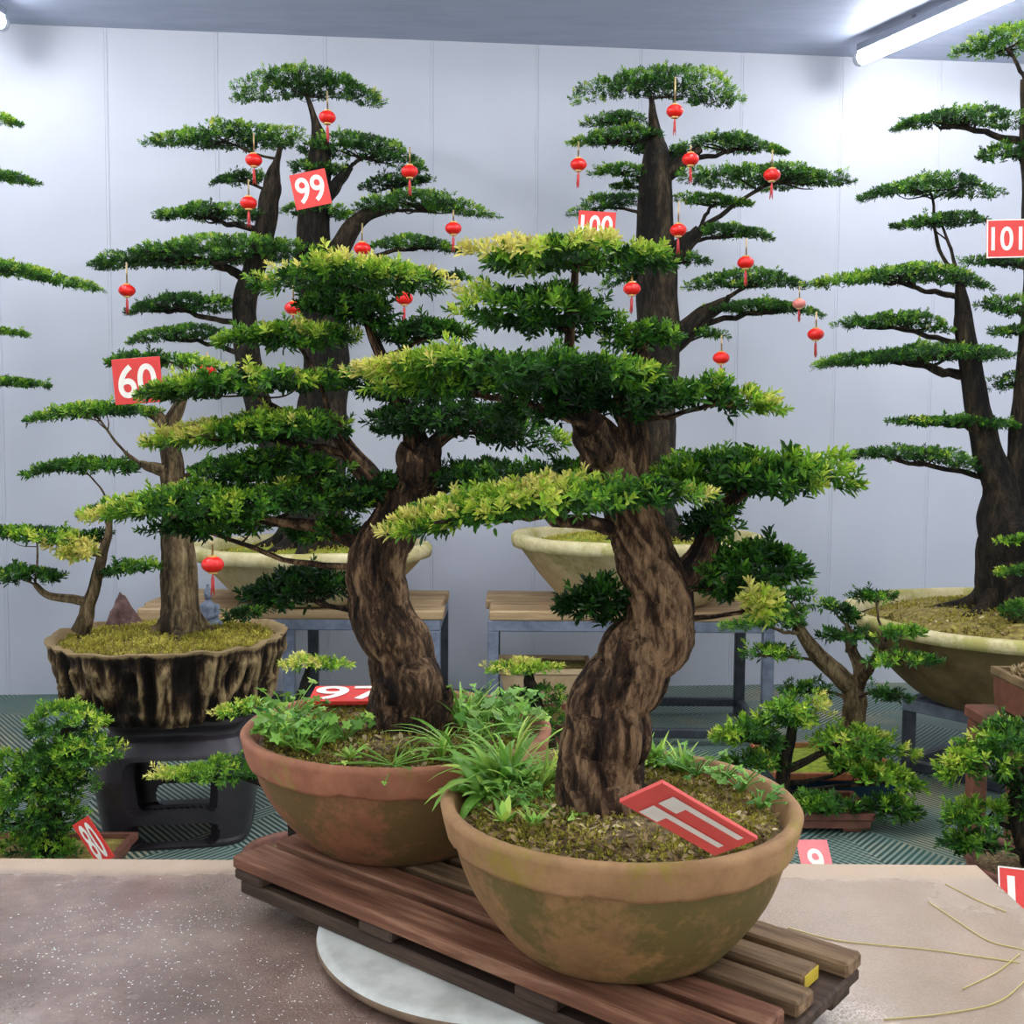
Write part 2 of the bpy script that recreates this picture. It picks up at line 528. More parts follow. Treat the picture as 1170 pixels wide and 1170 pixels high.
mb = MB(); mb.add(*rbox((0, 1.2, CEIL + 0.05), (13, 12.5, 0.1), 0))
o = mb.build('ceiling', ceil_mat(), smooth=False); o['kind'] = 'structure'
mb = MB(); mb.add(*rbox((0, 1.5, -0.05), (13, 12, 0.1), 0))
o = mb.build('floor', floor_mat(), smooth=False); o['kind'] = 'structure'
# ---------------------------------------------------------------- tube lights
M_tube = emit('lit_tube', (0.97, 0.98, 1.0, 1), 18.0)
M_fix = plain('lamp_housing', lin(196, 200, 212), 0.4)
M_fixd = plain('lamp_housing_side', lin(120, 126, 140), 0.4)


def tube_light(a, d, L, label):
    a = np.asarray(a, float); d = nrm(np.asarray(d, float)); b = a + d * L
    r = thing('tube_light', label, 'ceiling light', (a + b) / 2 + np.array([0, 0, CEIL - a[2] - 0.002]))
    off = np.array(r.location)
    up = np.array([0, 0, 1.0])
    m = MB(); m.add(*bar(a + up * 0.045, b + up * 0.045, 0.085, 0.04, 0.004)); m.build('housing', M_fixd, r, off, False)
    for t in (0.15, 0.85):
        p = a * (1 - t) + b * t; top = CEIL - 0.001
        m = MB(); m.add(*bar(p + up * 0.06, np.r_[p[:2], top], 0.02, 0.02, 0.001)); m.build('hanger', M_fixd, r, off, False)
    m = MB(); m.add(*tube(np.stack([a, b]), 0.036, 16)[:2]); m.build('tube', M_tube, r, off)
    for p, s in ((a, -1), (b, 1)): m = MB(); m.add(*tube(np.stack([p, p + d * s * 0.03]), 0.038, 16)[:2]); m.build('end_cap', M_fix, r, off)


ZT = CEIL - 0.10
pa = PZ(985, 66, ZT); pb = PZ(1135, 0, ZT)
if pa[1] > wally(pa[0]) - 0.08: pa[1] = wally(pa[0]) - 0.08
tube_light(pa, pb - pa, 2.4, 'glowing white tube light on the ceiling above the bonsai numbered 101')
pl = PZ(-1, 25, ZT)
tube_light(pl, (-0.12, -1, 0), 2.4, 'tube light on the ceiling whose lit end shows above the leftmost tree')
for x, y, lab in ((-0.6, 3.6, 'unseen tube light added over the middle of the room above the front bonsai'),
                  (-2.9, 1.9, 'unseen tube light added near the left side of the room in front of the table'),
                  (2.9, 2.2, 'unseen tube light added near the right side of the room in front of the table'),
                  (-2.0, 4.6, 'unseen tube light added over the bonsai numbered 60 at the left'),
                  (0.9, 4.7, 'unseen tube light added over the bonsai numbered 100 before the back wall'),
                  (2.2, 3.0, 'unseen tube light added over the small bonsai beside the right table end'),
                  (0.2, 0.6, 'unseen tube light added above the table end nearest the viewer')):
    tube_light((x, y, ZT), (0.1, -1, 0), 2.4, lab)  # fixtures out of view, added to brighten the room and the tree tops

# world: soft daylight through the open front of the hall
w = bpy.data.worlds.new('daylight'); scene.world = w; w.use_nodes = True
bg = w.node_tree.nodes['Background']; bg.inputs[0].default_value = (0.90, 0.94, 1.0, 1); bg.inputs[1].default_value = 0.62

# ---------------------------------------------------------------- foliage


def leaf_batch(basep, d, nor, ln, wd, fine):
    """leaf blades: long thin folded lance shapes"""
    side = nrm(np.cross(d, nor)); nor = np.cross(side, d)
    if fine: tmpl = [(0, 0, 0), (0.34, 0.44, 0.10), (0.76, 0.42, 0.08), (1, 0, -0.02), (0.76, -0.42, 0.08), (0.34, -0.44, 0.10)]
    else: tmpl = [(0, 0, 0), (0.5, 0.5, 0.08), (1, 0, -0.02), (0.5, -0.5, 0.08)]
    t = np.array(tmpl); k = len(t); n = len(basep)
    V = (basep[:, None] + d[:, None] * (t[None, :, :1] * ln[:, None, None]) + side[:, None] * (t[None, :, 1:2] * wd[:, None, None])
         + nor[:, None] * (t[None, :, 2:] * ln[:, None, None]))
    i = np.arange(n)[:, None] * k
    if fine: Fq = np.concatenate([i + np.array([0, 1, 2, 3]), i + np.array([0, 3, 4, 5])])
    else: Fq = np.concatenate([i + np.array([0, 1, 2]), i + np.array([0, 2, 3])])
    return V.reshape(-1, 3), Fq, k


def rosettes(mb, tips, axes, tint, ll, nl, fine, ratio=0.33, spread=(0.35, 1.25)):
    n = len(tips)
    T = np.repeat(tips, nl, 0); A = np.repeat(axes, nl, 0)
    k = np.tile(np.arange(nl), n); ph = np.repeat(RNG.random(n) * 6.28, nl) + k * 2.399 + RNG.normal(0, 0.25, n * nl)
    u = k / max(nl - 1, 1)
    ref = np.where(np.abs(A[:, 2:3]) < 0.9, np.array([[0, 0, 1.0]]), np.array([[1.0, 0, 0]]))
    e1 = nrm(np.cross(A, ref)); e2 = np.cross(A, e1)
    rad = e1 * np.cos(ph)[:, None] + e2 * np.sin(ph)[:, None]
    ang = spread[0] + (spread[1] - spread[0]) * u + RNG.normal(0, 0.12, n * nl)
    d = A * np.cos(ang)[:, None] + rad * np.sin(ang)[:, None]
    nor = nrm(A * np.sin(ang)[:, None] - rad * np.cos(ang)[:, None])
    ln = ll * (0.6 + 0.5 * RNG.random(n * nl)) * (0.7 + 0.5 * u)
    b = T - A * (u * ll * 1.1)[:, None] + rad * (ll * 0.03)
    V, Fq, kk = leaf_batch(b, d, nor, ln, ln * ratio * 0.5 * 2 * (0.85 + 0.3 * RNG.random(n * nl)), fine)
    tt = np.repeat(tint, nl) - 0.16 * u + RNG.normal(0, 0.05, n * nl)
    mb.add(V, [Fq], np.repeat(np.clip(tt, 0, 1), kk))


def foliage_pad(p, Y, ll, dens, fine, tint0, depth_k=0.62, thk=1.0):
    """p: dict with picture-space spine; returns MB and helper info"""
    (x0, y0, x1, y1) = p['s']; Yp = Y + p.get('dy', 0)
    a = P(x0, y0, Yp); b = P(x1, y1, Yp); px = Yp / F
    c = (a + b) / 2; L = np.linalg.norm(b - a) / 2; xd = (b - a) / (2 * L)
    th = p['th'] * px * thk; arch = p.get('arch', 5) * px
    D = p.get('D', max(L * depth_k, th * 1.2)); D = min(D, p.get('Dmax', 9))
    yd = np.array([0, 1.0, 0]); zd = np.cross(xd, yd); zd = nrm(zd)
    area = math.pi * L * D * 2.0 + math.pi * (L + D) * th * 1.2
    n = int(area / (ll * ll) * dens) + 12
    seed = RNG.random(3) * 50
    r = np.sqrt(RNG.random(n)); ph = RNG.random(n) * 2 * math.pi
    uu = r * np.cos(ph); ww = r * np.sin(ph)
    lump = vnoise(np.c_[uu * L / (ll * 3.2), ww * D / (ll * 3.2), np.zeros(n)] + seed)
    edge = 1 + 0.22 * vnoise(np.c_[np.cos(ph) * 2.2, np.sin(ph) * 2.2, np.zeros(n)] + seed) + 0.10 * lump
    out = p.get('out', 0)
    tp = 1 - 0.62 * np.clip(uu * out, 0, 1) ** 1.1 if out else np.ones(n)
    ww = ww * tp
    prof = np.sqrt(np.clip(1 - r ** 2.6, 0, 1)) * (0.35 + 0.65 * tp)
    wave = 0.35 * th * vnoise(np.c_[uu * 2.6, ww * 2.0, np.zeros(n)] + seed * 1.7)
    kind = RNG.random(n)
    top = kind < 0.66
    zz = np.where(top, prof * (0.85 + 0.35 * lump) * RNG.uniform(0.78, 1.0, n), -prof * 0.75 * (0.7 + 0.3 * lump) * RNG.uniform(0.1, 1.0, n))
    q = c + (uu * edge * L)[:, None] * xd + (ww * edge * D)[:, None] * yd + (zz * th + wave + arch * (1 - uu ** 2) - arch * 0.4)[:, None] * zd
    hor = nrm(xd * (uu / L)[:, None] + yd * (ww / D)[:, None])
    ax = hor * (0.35 + 0.95 * r ** 1.5)[:, None] + zd * np.where(top, 0.9, 0.05)[:, None] + RNG.normal(0, 0.28, (n, 3))
    ax = nrm(ax)
    stray = RNG.random(n) < 0.07
    q = q + ax * (stray * RNG.random(n) * ll * 1.3)[:, None]
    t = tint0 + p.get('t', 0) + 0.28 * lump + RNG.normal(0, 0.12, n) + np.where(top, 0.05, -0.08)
    if 'yl' in p: t = t + p['yl'] * np.clip((-uu - p.get('yc', -0.1)) * 1.1, 0, 1) * np.where(top, 1, 0.6)
    if 'yr' in p: t = t + p['yr'] * np.clip((uu - p.get('yc', 0.1)) * 1.1, 0, 1) * np.where(top, 1, 0.6)
    if 'yt' in p: t = t + p['yt'] * np.where(top, np.clip(0.5 + lump, 0, 1), 0)
    mb = MB()
    rosettes(mb, q, ax, t, ll * p.get('lk', 1), p.get('nl', 12), fine)
    return mb, dict(c=c, L=L, D=D, th=th, arch=arch, xd=xd, yd=yd, zd=zd)


def px_path(pts, Y):
    """[(px,py,rpx[,dy])] -> points, radii"""
    W = []; R = []
    for q in pts:
        y = Y + (q[3] if len(q) > 3 else 0)
        W.append(P(q[0], q[1], y)); R.append(q[2] * y / F)
    return np.array(W), np.array(R)


def bark_disp(amp, twist, nf, freq, seed, lump=0.10):
    def f(th, s, r):
        t2 = th + twist * s
        p = np.stack([np.cos(t2) * nf, np.sin(t2) * nf, s * freq], -1) + seed
        rid = 1 - np.abs(vnoise(p)) * 2
        p2 = np.stack([np.cos(t2) * nf * 2.6, np.sin(t2) * nf * 2.6, s * freq * 2.4], -1) + seed * 2
        p3 = np.stack([np.cos(th) * 1.1, np.sin(th) * 1.1, s * freq * 0.35], -1) + seed * 3
        p4 = np.stack([np.cos(t2) * nf * 6, np.sin(t2) * nf * 6, s * freq * 5], -1) + seed * 4
        return amp * (rid - 0.3) + amp * 0.65 * (0.7 - 2 * np.abs(vnoise(p2))) + amp * 0.4 * vnoise(p4) + lump * vnoise(p3)
    return f


def make_tree(root, Y, trunks, pads, ll=0.03, dens=0.5, fine=False, tint=0.3, bark=None, twist=0.0, amp=0.07, depth_k=0.62, freq=None, nbase=2.2, twigs=7, roots=0, thk=1.1):
    off = np.array(root.location); bark = bark or M_barkd
    allp = []; allr = []; mb = MB()
    big = trunks[0][0][2] * Y / F
    freq = freq or 0.5 / big
    for k, tr in enumerate(trunks):
        W, R = px_path(tr, Y)
        nn = max(24, int(len(tr) * 16))
        nn = int(nn * (2.2 if fine else 1)); c = catmull(np.c_[W, R], nn)
        r = np.maximum(c[:, 3], 0.002)
        c[:, :3] += (np.stack([vnoise(np.c_[np.linspace(0, len(tr) * 1.8, nn), np.zeros(nn), np.full(nn, 3 + q + k * 7.0)]) for q in range(3)], -1)) * r[:, None] * 0.12
        seg = 96 if fine else 32
        mb.add(*tube(c[:, :3], r, seg, True, bark_disp(amp, twist, nbase, freq, RNG.random(3) * 30)))
        allp.append(c[:, :3]); allr.append(r)
        if k == 0 and roots:
            b = c[0, :3]; b0 = b.copy()
            for q in range(roots):
                an = 6.28 * q / roots + RNG.normal(0, 0.2); dv = np.array([math.cos(an), math.sin(an), 0])
                L = r[0] * RNG.uniform(1.5, 2.3)
                pts = np.array([b + dv * r[0] * 0.55 + [0, 0, r[0] * 0.7], b + dv * r[0] * 1.05 + [0, 0, r[0] * 0.16], b + dv * L + [0, 0, -r[0] * 0.1]])
                mb.add(*tube(catmull(pts, 14), np.linspace(r[0] * 0.42, r[0] * 0.12, 14), 14, True, bark_disp(amp, 0, 1.5, freq, RNG.random(3) * 30)))
    mb.build('trunk', bark, root, off, True, 'ridge')
    AP = np.concatenate(allp); AR = np.concatenate(allr)
    TX = np.array([q[0] for tr in trunks for q in tr]); TY = np.array([q[1] for tr in trunks for q in tr])
    for p in pads:
        x0, y0, x1, y1 = p['s']; cx_ = (x0 + x1) / 2; cy_ = (y0 + y1) / 2
        near = TX[np.argsort(np.abs(TY - cy_ - 12) + 0.35 * np.abs(TX - cx_))[0]]
        if 'out' not in p and abs(cx_ - near) > 0.3 * (x1 - x0) / 2: p['out'] = 1 if cx_ > near else -1
        m, g = foliage_pad(p, Y, ll, dens, fine, tint, p.get('dk', depth_k), thk)
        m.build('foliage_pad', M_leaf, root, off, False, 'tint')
        if p.get('nobr'): continue
        # branch: from a lower point of a trunk to the underside of the pad
        under = g['c'] - g['zd'] * g['th'] * 0.2
        dv = under - AP
        hd = np.hypot(dv[:, 0], dv[:, 1])
        cost = np.linalg.norm(dv, axis=1) + 3.0 * np.maximum(0, AP[:, 2] - under[2] + 0.35 * hd * 0.6)
        k = int(np.argmin(cost)); a = AP[k]; ra = AR[k]
        end = under + g['xd'] * g['L'] * 0.22 * np.sign(np.dot(under - a, g['xd']))
        ln = np.linalg.norm(end - a)
        mid1 = a + (under - a) * 0.45 + np.array([0, 0, 0.02 * ln]) + RNG.normal(0, 0.05, 3) * ln
        r0 = min(ra * 0.5, max(0.055 * g['L'], ll * 0.3)); r0 = max(r0, ll * 0.14)
        br = MB()
        cp = catmull(np.stack([a, mid1, under, end]), 22)
        cp += np.stack([vnoise(np.c_[np.arange(22) * 0.5, np.full(22, q * 5.0), RNG.random() * 9 + np.zeros(22)]) for q in range(3)], -1) * r0 * 0.5
        br.add(*tube(cp, np.linspace(r0, r0 * 0.35, 22), 9, True, bark_disp(0.12, 0, 1.4, 0.5 / r0, RNG.random(3) * 9)))
        for q in range(twigs):
            t = RNG.uniform(0.5, 0.98); s = cp[int(t * 21)]
            sg = float(np.clip(np.dot(s - g['c'], g['xd']) / g['L'] + RNG.uniform(-0.5, 0.5), -0.8, 0.8)); sw = RNG.uniform(-0.7, 0.7)
            e = g['c'] + g['xd'] * g['L'] * sg + g['yd'] * g['D'] * sw + g['zd'] * (g['arch'] * (0.6 - sg ** 2) - g['th'] * 0.1)
            md = s * 0.5 + e * 0.5 - np.array([0, 0, 1]) * g['th'] * 0.05 + RNG.normal(0, 0.03, 3) * g['L']
            br.add(*tube(catmull(np.stack([s, md, e]), 9), np.linspace(r0 * 0.42, r0 * 0.16, 9), 6))
        br.build('branch', bark, root, off, True, 'ridge')


def pad(x0, y0, x1, y1, th, arch=5, **k):
    d = dict(s=(x0, y0, x1, y1), th=th, arch=arch); d.update(k); return d


def soil_disc(root, c, r, mat, h=0.02, n=40, sy=1.0, name='soil', amp=0.008, fr=14):
    off = np.array(root.location)
    prof = [(r * t, h * (1 - t ** 2)) for t in np.linspace(0.001, 1, 24)]

    def fn(TH, R, Z):
        p = np.stack([R * np.cos(TH) * fr, R * np.sin(TH) * fr, np.zeros_like(R)], -1)
        return R, Z + fbm(p) * amp * 2 * (1 - (R / r) ** 6)
    V, Fs = lathe(prof, 72, c, fn, sy=sy)
    MB().add(V, [f[:, ::-1] for f in Fs]).build(name, mat, root, off)


def surf(c, r, h, x, y):
    t = np.hypot(x, y) / r
    return c[2] + h * (1 - t ** 2)


def moss_tufts(root, c, r, h, n, ll, mat, name, sy=1.0, t0=0.5, flat=False, hole=0.0):
    """small tufts or litter scattered over the soil"""
    off = np.array(root.location)
    rr = np.sqrt(RNG.uniform(hole ** 2, 0.92, n)) * r; an = RNG.random(n) * 6.283
    x = rr * np.cos(an); y = rr * np.sin(an)
    q = np.c_[c[0] + x, c[1] + y * sy, surf(c, r, h, x, y) + 0.002]
    m = MB()
    ax = nrm(np.c_[RNG.normal(0, 0.5, (n, 2)), np.ones(n)])
    tn = np.clip(t0 + 0.4 * vnoise(np.c_[x, y, x * 0] * (4 / r) + 3) + RNG.normal(0, 0.15, n), 0, 1)
    if flat:
        d = nrm(np.c_[RNG.normal(0, 1, (n, 2)), RNG.normal(0.15, 0.3, n)])
        V, Fq, k = leaf_batch(q + [0, 0, ll * 0.2], d, nrm(np.c_[RNG.normal(0, 0.6, (n, 2)), np.ones(n)]), ll * RNG.uniform(0.5, 1.3, n), ll * RNG.uniform(0.3, 0.7, n), True)
        m.add(V, [Fq], np.repeat(tn, k))
    else:
        rosettes(m, q + [0, 0, ll * 0.5], ax, tn, ll, 7, False, 0.4, (0.3, 1.3))
    o = m.build(name, mat, root, off, False, 'tint'); o['kind'] = 'stuff'


def ribbon(base, az, el, L, w, droop, n=8):
    t = np.linspace(0, 1, n)
    h = np.array([math.cos(az), math.sin(az), 0]); e = el - droop * t ** 1.4
    st = np.stack([np.cos(e)[:, None] * h + np.sin(e)[:, None] * np.array([0, 0, 1.0])], 0)[0]
    p = base + np.concatenate([[np.zeros(3)], np.cumsum(st[:-1] * L / (n - 1), 0)])
    sd = np.array([-math.sin(az), math.cos(az), 0])
    wd = w * np.sin(np.pi * np.clip(0.06 + t * 0.94, 0, 1)) ** 0.75 * (1 - 0.25 * t)
    up = np.cross(st, sd)
    V = np.concatenate([p + sd * wd[:, None] + (np.abs(wd) * 0.35)[:, None] * -up, p, p - sd * wd[:, None] + (np.abs(wd) * 0.35)[:, None] * -up])
    i = np.arange(n - 1)
    return V, [np.stack([i, i + 1, n + i + 1, n + i], -1), np.stack([n + i, n + i + 1, 2 * n + i + 1, 2 * n + i], -1)]


def weed_rosette(root, base, n, L, w, el=(0.3, 1.2), droop=1.1, tint=0.4, name='weed', az=(0, 6.283)):
    off = np.array(root.location); m = MB()
    for k in range(n):
        a = az[0] + (az[1] - az[0]) * (k + RNG.random() * 0.8) / n
        V, Fs = ribbon(np.asarray(base) + RNG.normal(0, L * 0.03, 3) * [1, 1, 0], a, RNG.uniform(*el), L * RNG.uniform(0.6, 1.1), w * RNG.uniform(0.7, 1.1), droop * RNG.uniform(0.6, 1.2))
        m.add(V, Fs, np.clip(tint + RNG.normal(0, 0.13), 0, 1))
    m.build(name, M_weed, root, off, True, 'tint')


def weed_leafy(root, base, n, H, s, tint=0.4, lobes=3, name='weed', spread=0.06):
    """stalked broad leaves on thin petioles"""
    off = np.array(root.location); m = MB()
    for k in range(n):
        a = RNG.random() * 6.283; rr = spread * math.sqrt(RNG.random())
        top = np.asarray(base) + [rr * math.cos(a), rr * math.sin(a), H * RNG.uniform(0.35, 1.0)]
        m.add(*tube(catmull(np.stack([base, (np.asarray(base) + top) / 2 + [0, 0, H * 0.1], top]), 6), 0.0009, 4)[:2], tint)
        q = 18; th = np.linspace(0, 2 * math.pi, q, endpoint=False)
        r = s * RNG.uniform(0.6, 1.15) * (0.75 + 0.25 * np.cos(lobes * th)) * (1 + 0.12 * np.cos(th))
        nx = nrm(np.array([RNG.normal(0, 0.45), RNG.normal(-0.3, 0.45), 1.0])); e1 = nrm(np.cross(nx, [0.3, 1, 0])); e2 = np.cross(nx, e1)
        V = top + (r * np.cos(th))[:, None] * e1 + (r * np.sin(th))[:, None] * e2 + nx * (0.12 * r * np.cos(2 * th))[:, None]
        V = np.vstack([V, top - nx * s * 0.08])
        i = np.arange(q)
        m.add(V, [np.stack([i, (i + 1) % q, np.full(q, q)], -1)], np.clip(tint + RNG.normal(0, 0.15), 0, 1))
    m.build(name, M_weed, root, off, True, 'tint')


# ---------------------------------------------------------------- front table, turntable, pallet
TZ = 0.75
tb = PZ(300, 984, TZ); tr0 = PZ(1110, 985, TZ); tr1 = PZ(1170, 1031, TZ)
yb = (tb[1] + tr0[1]) / 2; xr = (tr0[0] + tr1[0]) / 2
root = thing('work_table', 'wide wet brown board table in front holding the pallet with two potted bonsai', 'table', (xr - 1.1, yb - 0.5, 0))
off = np.array(root.location)
M_table = table_mat(yb - off[1])
mb = MB(); mb.add(*rbox((xr - 1.1, yb - 0.5, TZ - 0.02), (2.2, 1.0, 0.04), 0.004)); mb.build('tabletop', M_table, root, off, False)
for sx in (-1, 1):
    for sy in (-1, 1):
        mb = MB(); mb.add(*rbox((xr - 1.1 + sx * 0.98, yb - 0.5 + sy * 0.4, (TZ - 0.04) / 2), (0.06, 0.06, TZ - 0.04), 0.004)); mb.build('leg', M_palletd, root, off, False)

DZ = TZ + 0.026
# turntable
dc = np.array([0.0, 1.375, TZ])
root = thing('turntable', 'round pale stone turntable disc under the pallet on the brown table', 'turntable', dc)
mb = MB(); R_ = 0.245
mb.add(*lathe([(0.0005, 0.026), (R_ - 0.012, 0.026), (R_ - 0.004, 0.0245), (R_, 0.021)], 96, dc)); mb.build('disc_top', M_disc, root, dc)
mb = MB(); mb.add(*lathe([(R_, 0.021), (R_ + 0.001, 0.016), (R_ - 0.006, 0.008), (R_ - 0.03, 0.004), (R_ - 0.05, 0.0), (0.0005, 0.0)], 96, dc)); mb.build('disc_rim', M_discedge, root, dc)

PT = DZ + 0.052
A = PZ(265, 977, PT); A2 = PZ(743, 1170, PT)
e1 = nrm((A2 - A) * [1, 1, 0]); e2 = np.array([-e1[1], e1[0], 0])
Cr = PZ(985, 1087, PT)
PLn = float(np.dot(Cr - A, e1)); PWd = float(np.dot(Cr - A, e2))
PLn = max(PLn, 0.5)
root = thing('pallet', 'small weathered wooden slat pallet on the turntable under two bonsai pots', 'pallet', np.r_[(A + e1 * PLn / 2 + e2 * PWd / 2)[:2], DZ])
root.rotation_euler = (0, 0, math.atan2(e1[1], e1[0]))
swf = 0.058; swd = 0.041; gap = (PWd - swf - 4 * swd) / 4


def pal(s, t, z, sl, st, sz, name, mat, bev=0.003):
    m = MB(); m.add(*rbox((s - PLn / 2, t - PWd / 2, z - DZ), (sl, st, sz), bev)); return m.build(name, mat, root, (0, 0, 0), False)


for k in range(5):
    wd_ = swf if k == 0 else swd
    t = swf / 2 if k == 0 else swf + gap + swd / 2 + (k - 1) * (swd + gap)
    dl = [0.0, -0.012, -0.006, -0.026, 0.0][k]
    pal(PLn / 2 + dl / 2, t, PT - 0.009, PLn + dl, wd_, 0.018, 'slat', [M_pallet, M_pallet, M_pallet2, M_pallet2, M_pallet2][k])
    if k == 3: pal(PLn + dl + 0.0006, t, PT - 0.0085, 0.001, wd_ - 0.006, 0.015, 'painted_end', M_yellow, 0.0003)
for s in (0.03, PLn * 0.36, PLn * 0.68, PLn - 0.03):
    pal(s, PWd / 2, PT - 0.0255, 0.058, PWd - 0.004, 0.015, 'cross_board', M_palletd)
for t in (0.03, PWd / 2, PWd - 0.03):
    pal(PLn / 2, t, DZ + 0.0095, PLn - 0.02, 0.05, 0.019, 'runner', M_palletd)

# ---------------------------------------------------------------- front pots


def collar_pot(root, c, rb, rt, h, band, m_body, m_rim, thick=0.014, lean=0.0):
    """bowl with a deep collar; the lower edge of the collar is worn uneven"""
    off = np.array(root.location)
    k = rt
    t = np.linspace(0, 1, 16)
    out = [(rb * 0.94, 0.0)] + [(rb + (rt * 0.925 - rb) * (1 - (1 - x) ** 1.75), 0.006 + (h - band * 0.9 - 0.006) * x) for x in t] + [(rt * 0.93, h - band * 0.3)]

    def wob(TH, R, Z):
        p = np.stack([np.cos(TH) * 2, np.sin(TH) * 2, Z * 20], -1)
        return R * (1 + 0.008 * vnoise(p)), Z
    body = MB().add(*lathe([(0.001, 0.0)] + out, 96, c, wob)).build('pot', m_body, root, off)
    rimp = [(rt * 0.922, h - band), (rt * 0.955, h - band - 0.001), (rt * 0.968, h - band + 0.004), (rt * 0.985, h - band * 0.5), (rt * 0.995, h - 0.010), (rt, h - 0.005), (rt - 0.004, h - 0.0005), (rt - thick * 0.5, h), (rt - thick, h - 0.002), (rt - thick - 0.004, h - 0.012), (rt - thick - 0.02, h - 0.05)]

    def wob2(TH, R, Z):
        low = Z < h - band * 0.75
        p = np.stack([np.cos(TH) * 4, np.sin(TH) * 4, np.zeros_like(TH)], -1)
        return R * (1 + 0.006 * vnoise(np.stack([np.cos(TH) * 2, np.sin(TH) * 2, Z * 20], -1))), Z + np.where(low, 0.005 * np.clip(vnoise(p * 2.1) - 0.35, 0, 1) * 1.6 + 0.0012 * vnoise(p * 4), 0.0)
    MB().add(*lathe(rimp, 128, c, wob2)).build('rim', m_rim, body, off)


# right front pot
cR = PZ(706, 1066, PT); YR = cR[1]
rR = 208 / F * YR; hR = float(P(710, 910, YR)[2] - PT)
rootR = thing('potted_bonsai', 'large bonsai in the nearest clay pot, thick twisted trunk and yellow tipped branches', 'bonsai tree', (cR[0], cR[1], PT))
collar_pot(rootR, cR, 0.128, rR, hR, 0.040, M_potR, M_potRrim)
sR = np.array([cR[0], cR[1], PT + hR - 0.022]); srR = rR - 0.024
soil_disc(rootR, sR, srR, M_soil, 0.018)
moss_tufts(rootR, sR, srR, 0.018, 2300, 0.0065, M_moss, 'moss', hole=0.2, t0=0.6)
moss_tufts(rootR, sR, srR, 0.018, 1500, 0.010, M_litter, 'leaf_litter', flat=True)
# left front pot
cL = PZ(455, 953, PT); YL = cL[1]
rL = 178 / F * YL; hL = float(P(455, 826, YL)[2] - PT)
rootL = thing('potted_bonsai', 'bonsai in the reddish clay pot at the pallet end behind the nearest pot', 'bonsai tree', (cL[0], cL[1], PT))
cLr = cL + [0, 0, 0]
collar_pot(rootL, cL, 0.130, rL, hL, 0.042, M_potL, M_potLrim)
sL = np.array([cL[0], cL[1], PT + hL - 0.020]); srL = rL - 0.024
soil_disc(rootL, sL, srL, M_soil, 0.018)
moss_tufts(rootL, sL, srL, 0.018, 1900, 0.0065, M_moss, 'moss', hole=0.2, t0=0.6)
moss_tufts(rootL, sL, srL, 0.018, 1300, 0.010, M_litter, 'leaf_litter', flat=True)

# trees of the front pots
make_tree(rootR, YR, [
    [(690, 940, 54), (688, 890, 52), (696, 835, 47), (702, 795, 44), (728, 757, 42), (756, 715, 40), (756, 675, 37), (737, 630, 33), (722, 595, 30), (706, 545, 27), (690, 505, 22), (672, 478, 14), (655, 450, 9), (650, 400, 6), (655, 340, 4.5), (660, 285, 3)],
    [(716, 570, 22), (726, 520, 19), (722, 480, 16), (716, 440, 12), (735, 400, 9)],
    [(770, 668, 20), (797, 640, 15), (815, 608, 12), (832, 575, 9), (872, 548, 5)],
    [(684, 525, 21, -0.02), (676, 500, 20, -0.03), (671, 486, 18, -0.04)],
], [
    pad(533, 294, 783, 301, 19, 7, yt=0.45, yl=0.25, yc=-0.3),
    pad(520, 362, 722, 362, 36, 6, yt=0.25, t=0.05, yl=0.2, yc=0.4),
    pad(690, 388, 785, 386, 17, 3, yr=0.25),
    pad(396, 420, 770, 432, 24, 6, yl=0.75, yc=0.05, dy=-0.05),
    pad(420, 445, 600, 440, 18, 3, yl=0.4, dy=-0.02),
    pad(560, 470, 770, 455, 30, 4, t=-0.22),
    pad(738, 452, 890, 463, 21, 6, yr=0.6, yc=0.1),
    pad(410, 605, 800, 562, 22, 16, yl=0.42, yt=0.25, yc=-0.5, dy=-0.09),
    pad(560, 548, 815, 556, 22, 4, t=-0.2, dy=0.07),
    pad(745, 552, 966, 548, 30, 12, yr=0.2, yc=0.3, t=0.05, lk=1.2),
    pad(788, 668, 935, 655, 36, 6, t=-0.15, lk=1.3, yr=0.25, yc=-0.1),
    pad(632, 690, 728, 688, 26, 3, t=-0.24, lk=1.15), pad(846, 690, 902, 696, 16, 2, t=0.42, lk=1.3, dy=-0.05),
    pad(770, 600, 850, 595, 24, 0, t=-0.2),
], ll=0.0122, dens=0.66, fine=True, tint=0.34, bark=M_bark, twist=9.0, amp=0.085, nbase=2.6, roots=0)
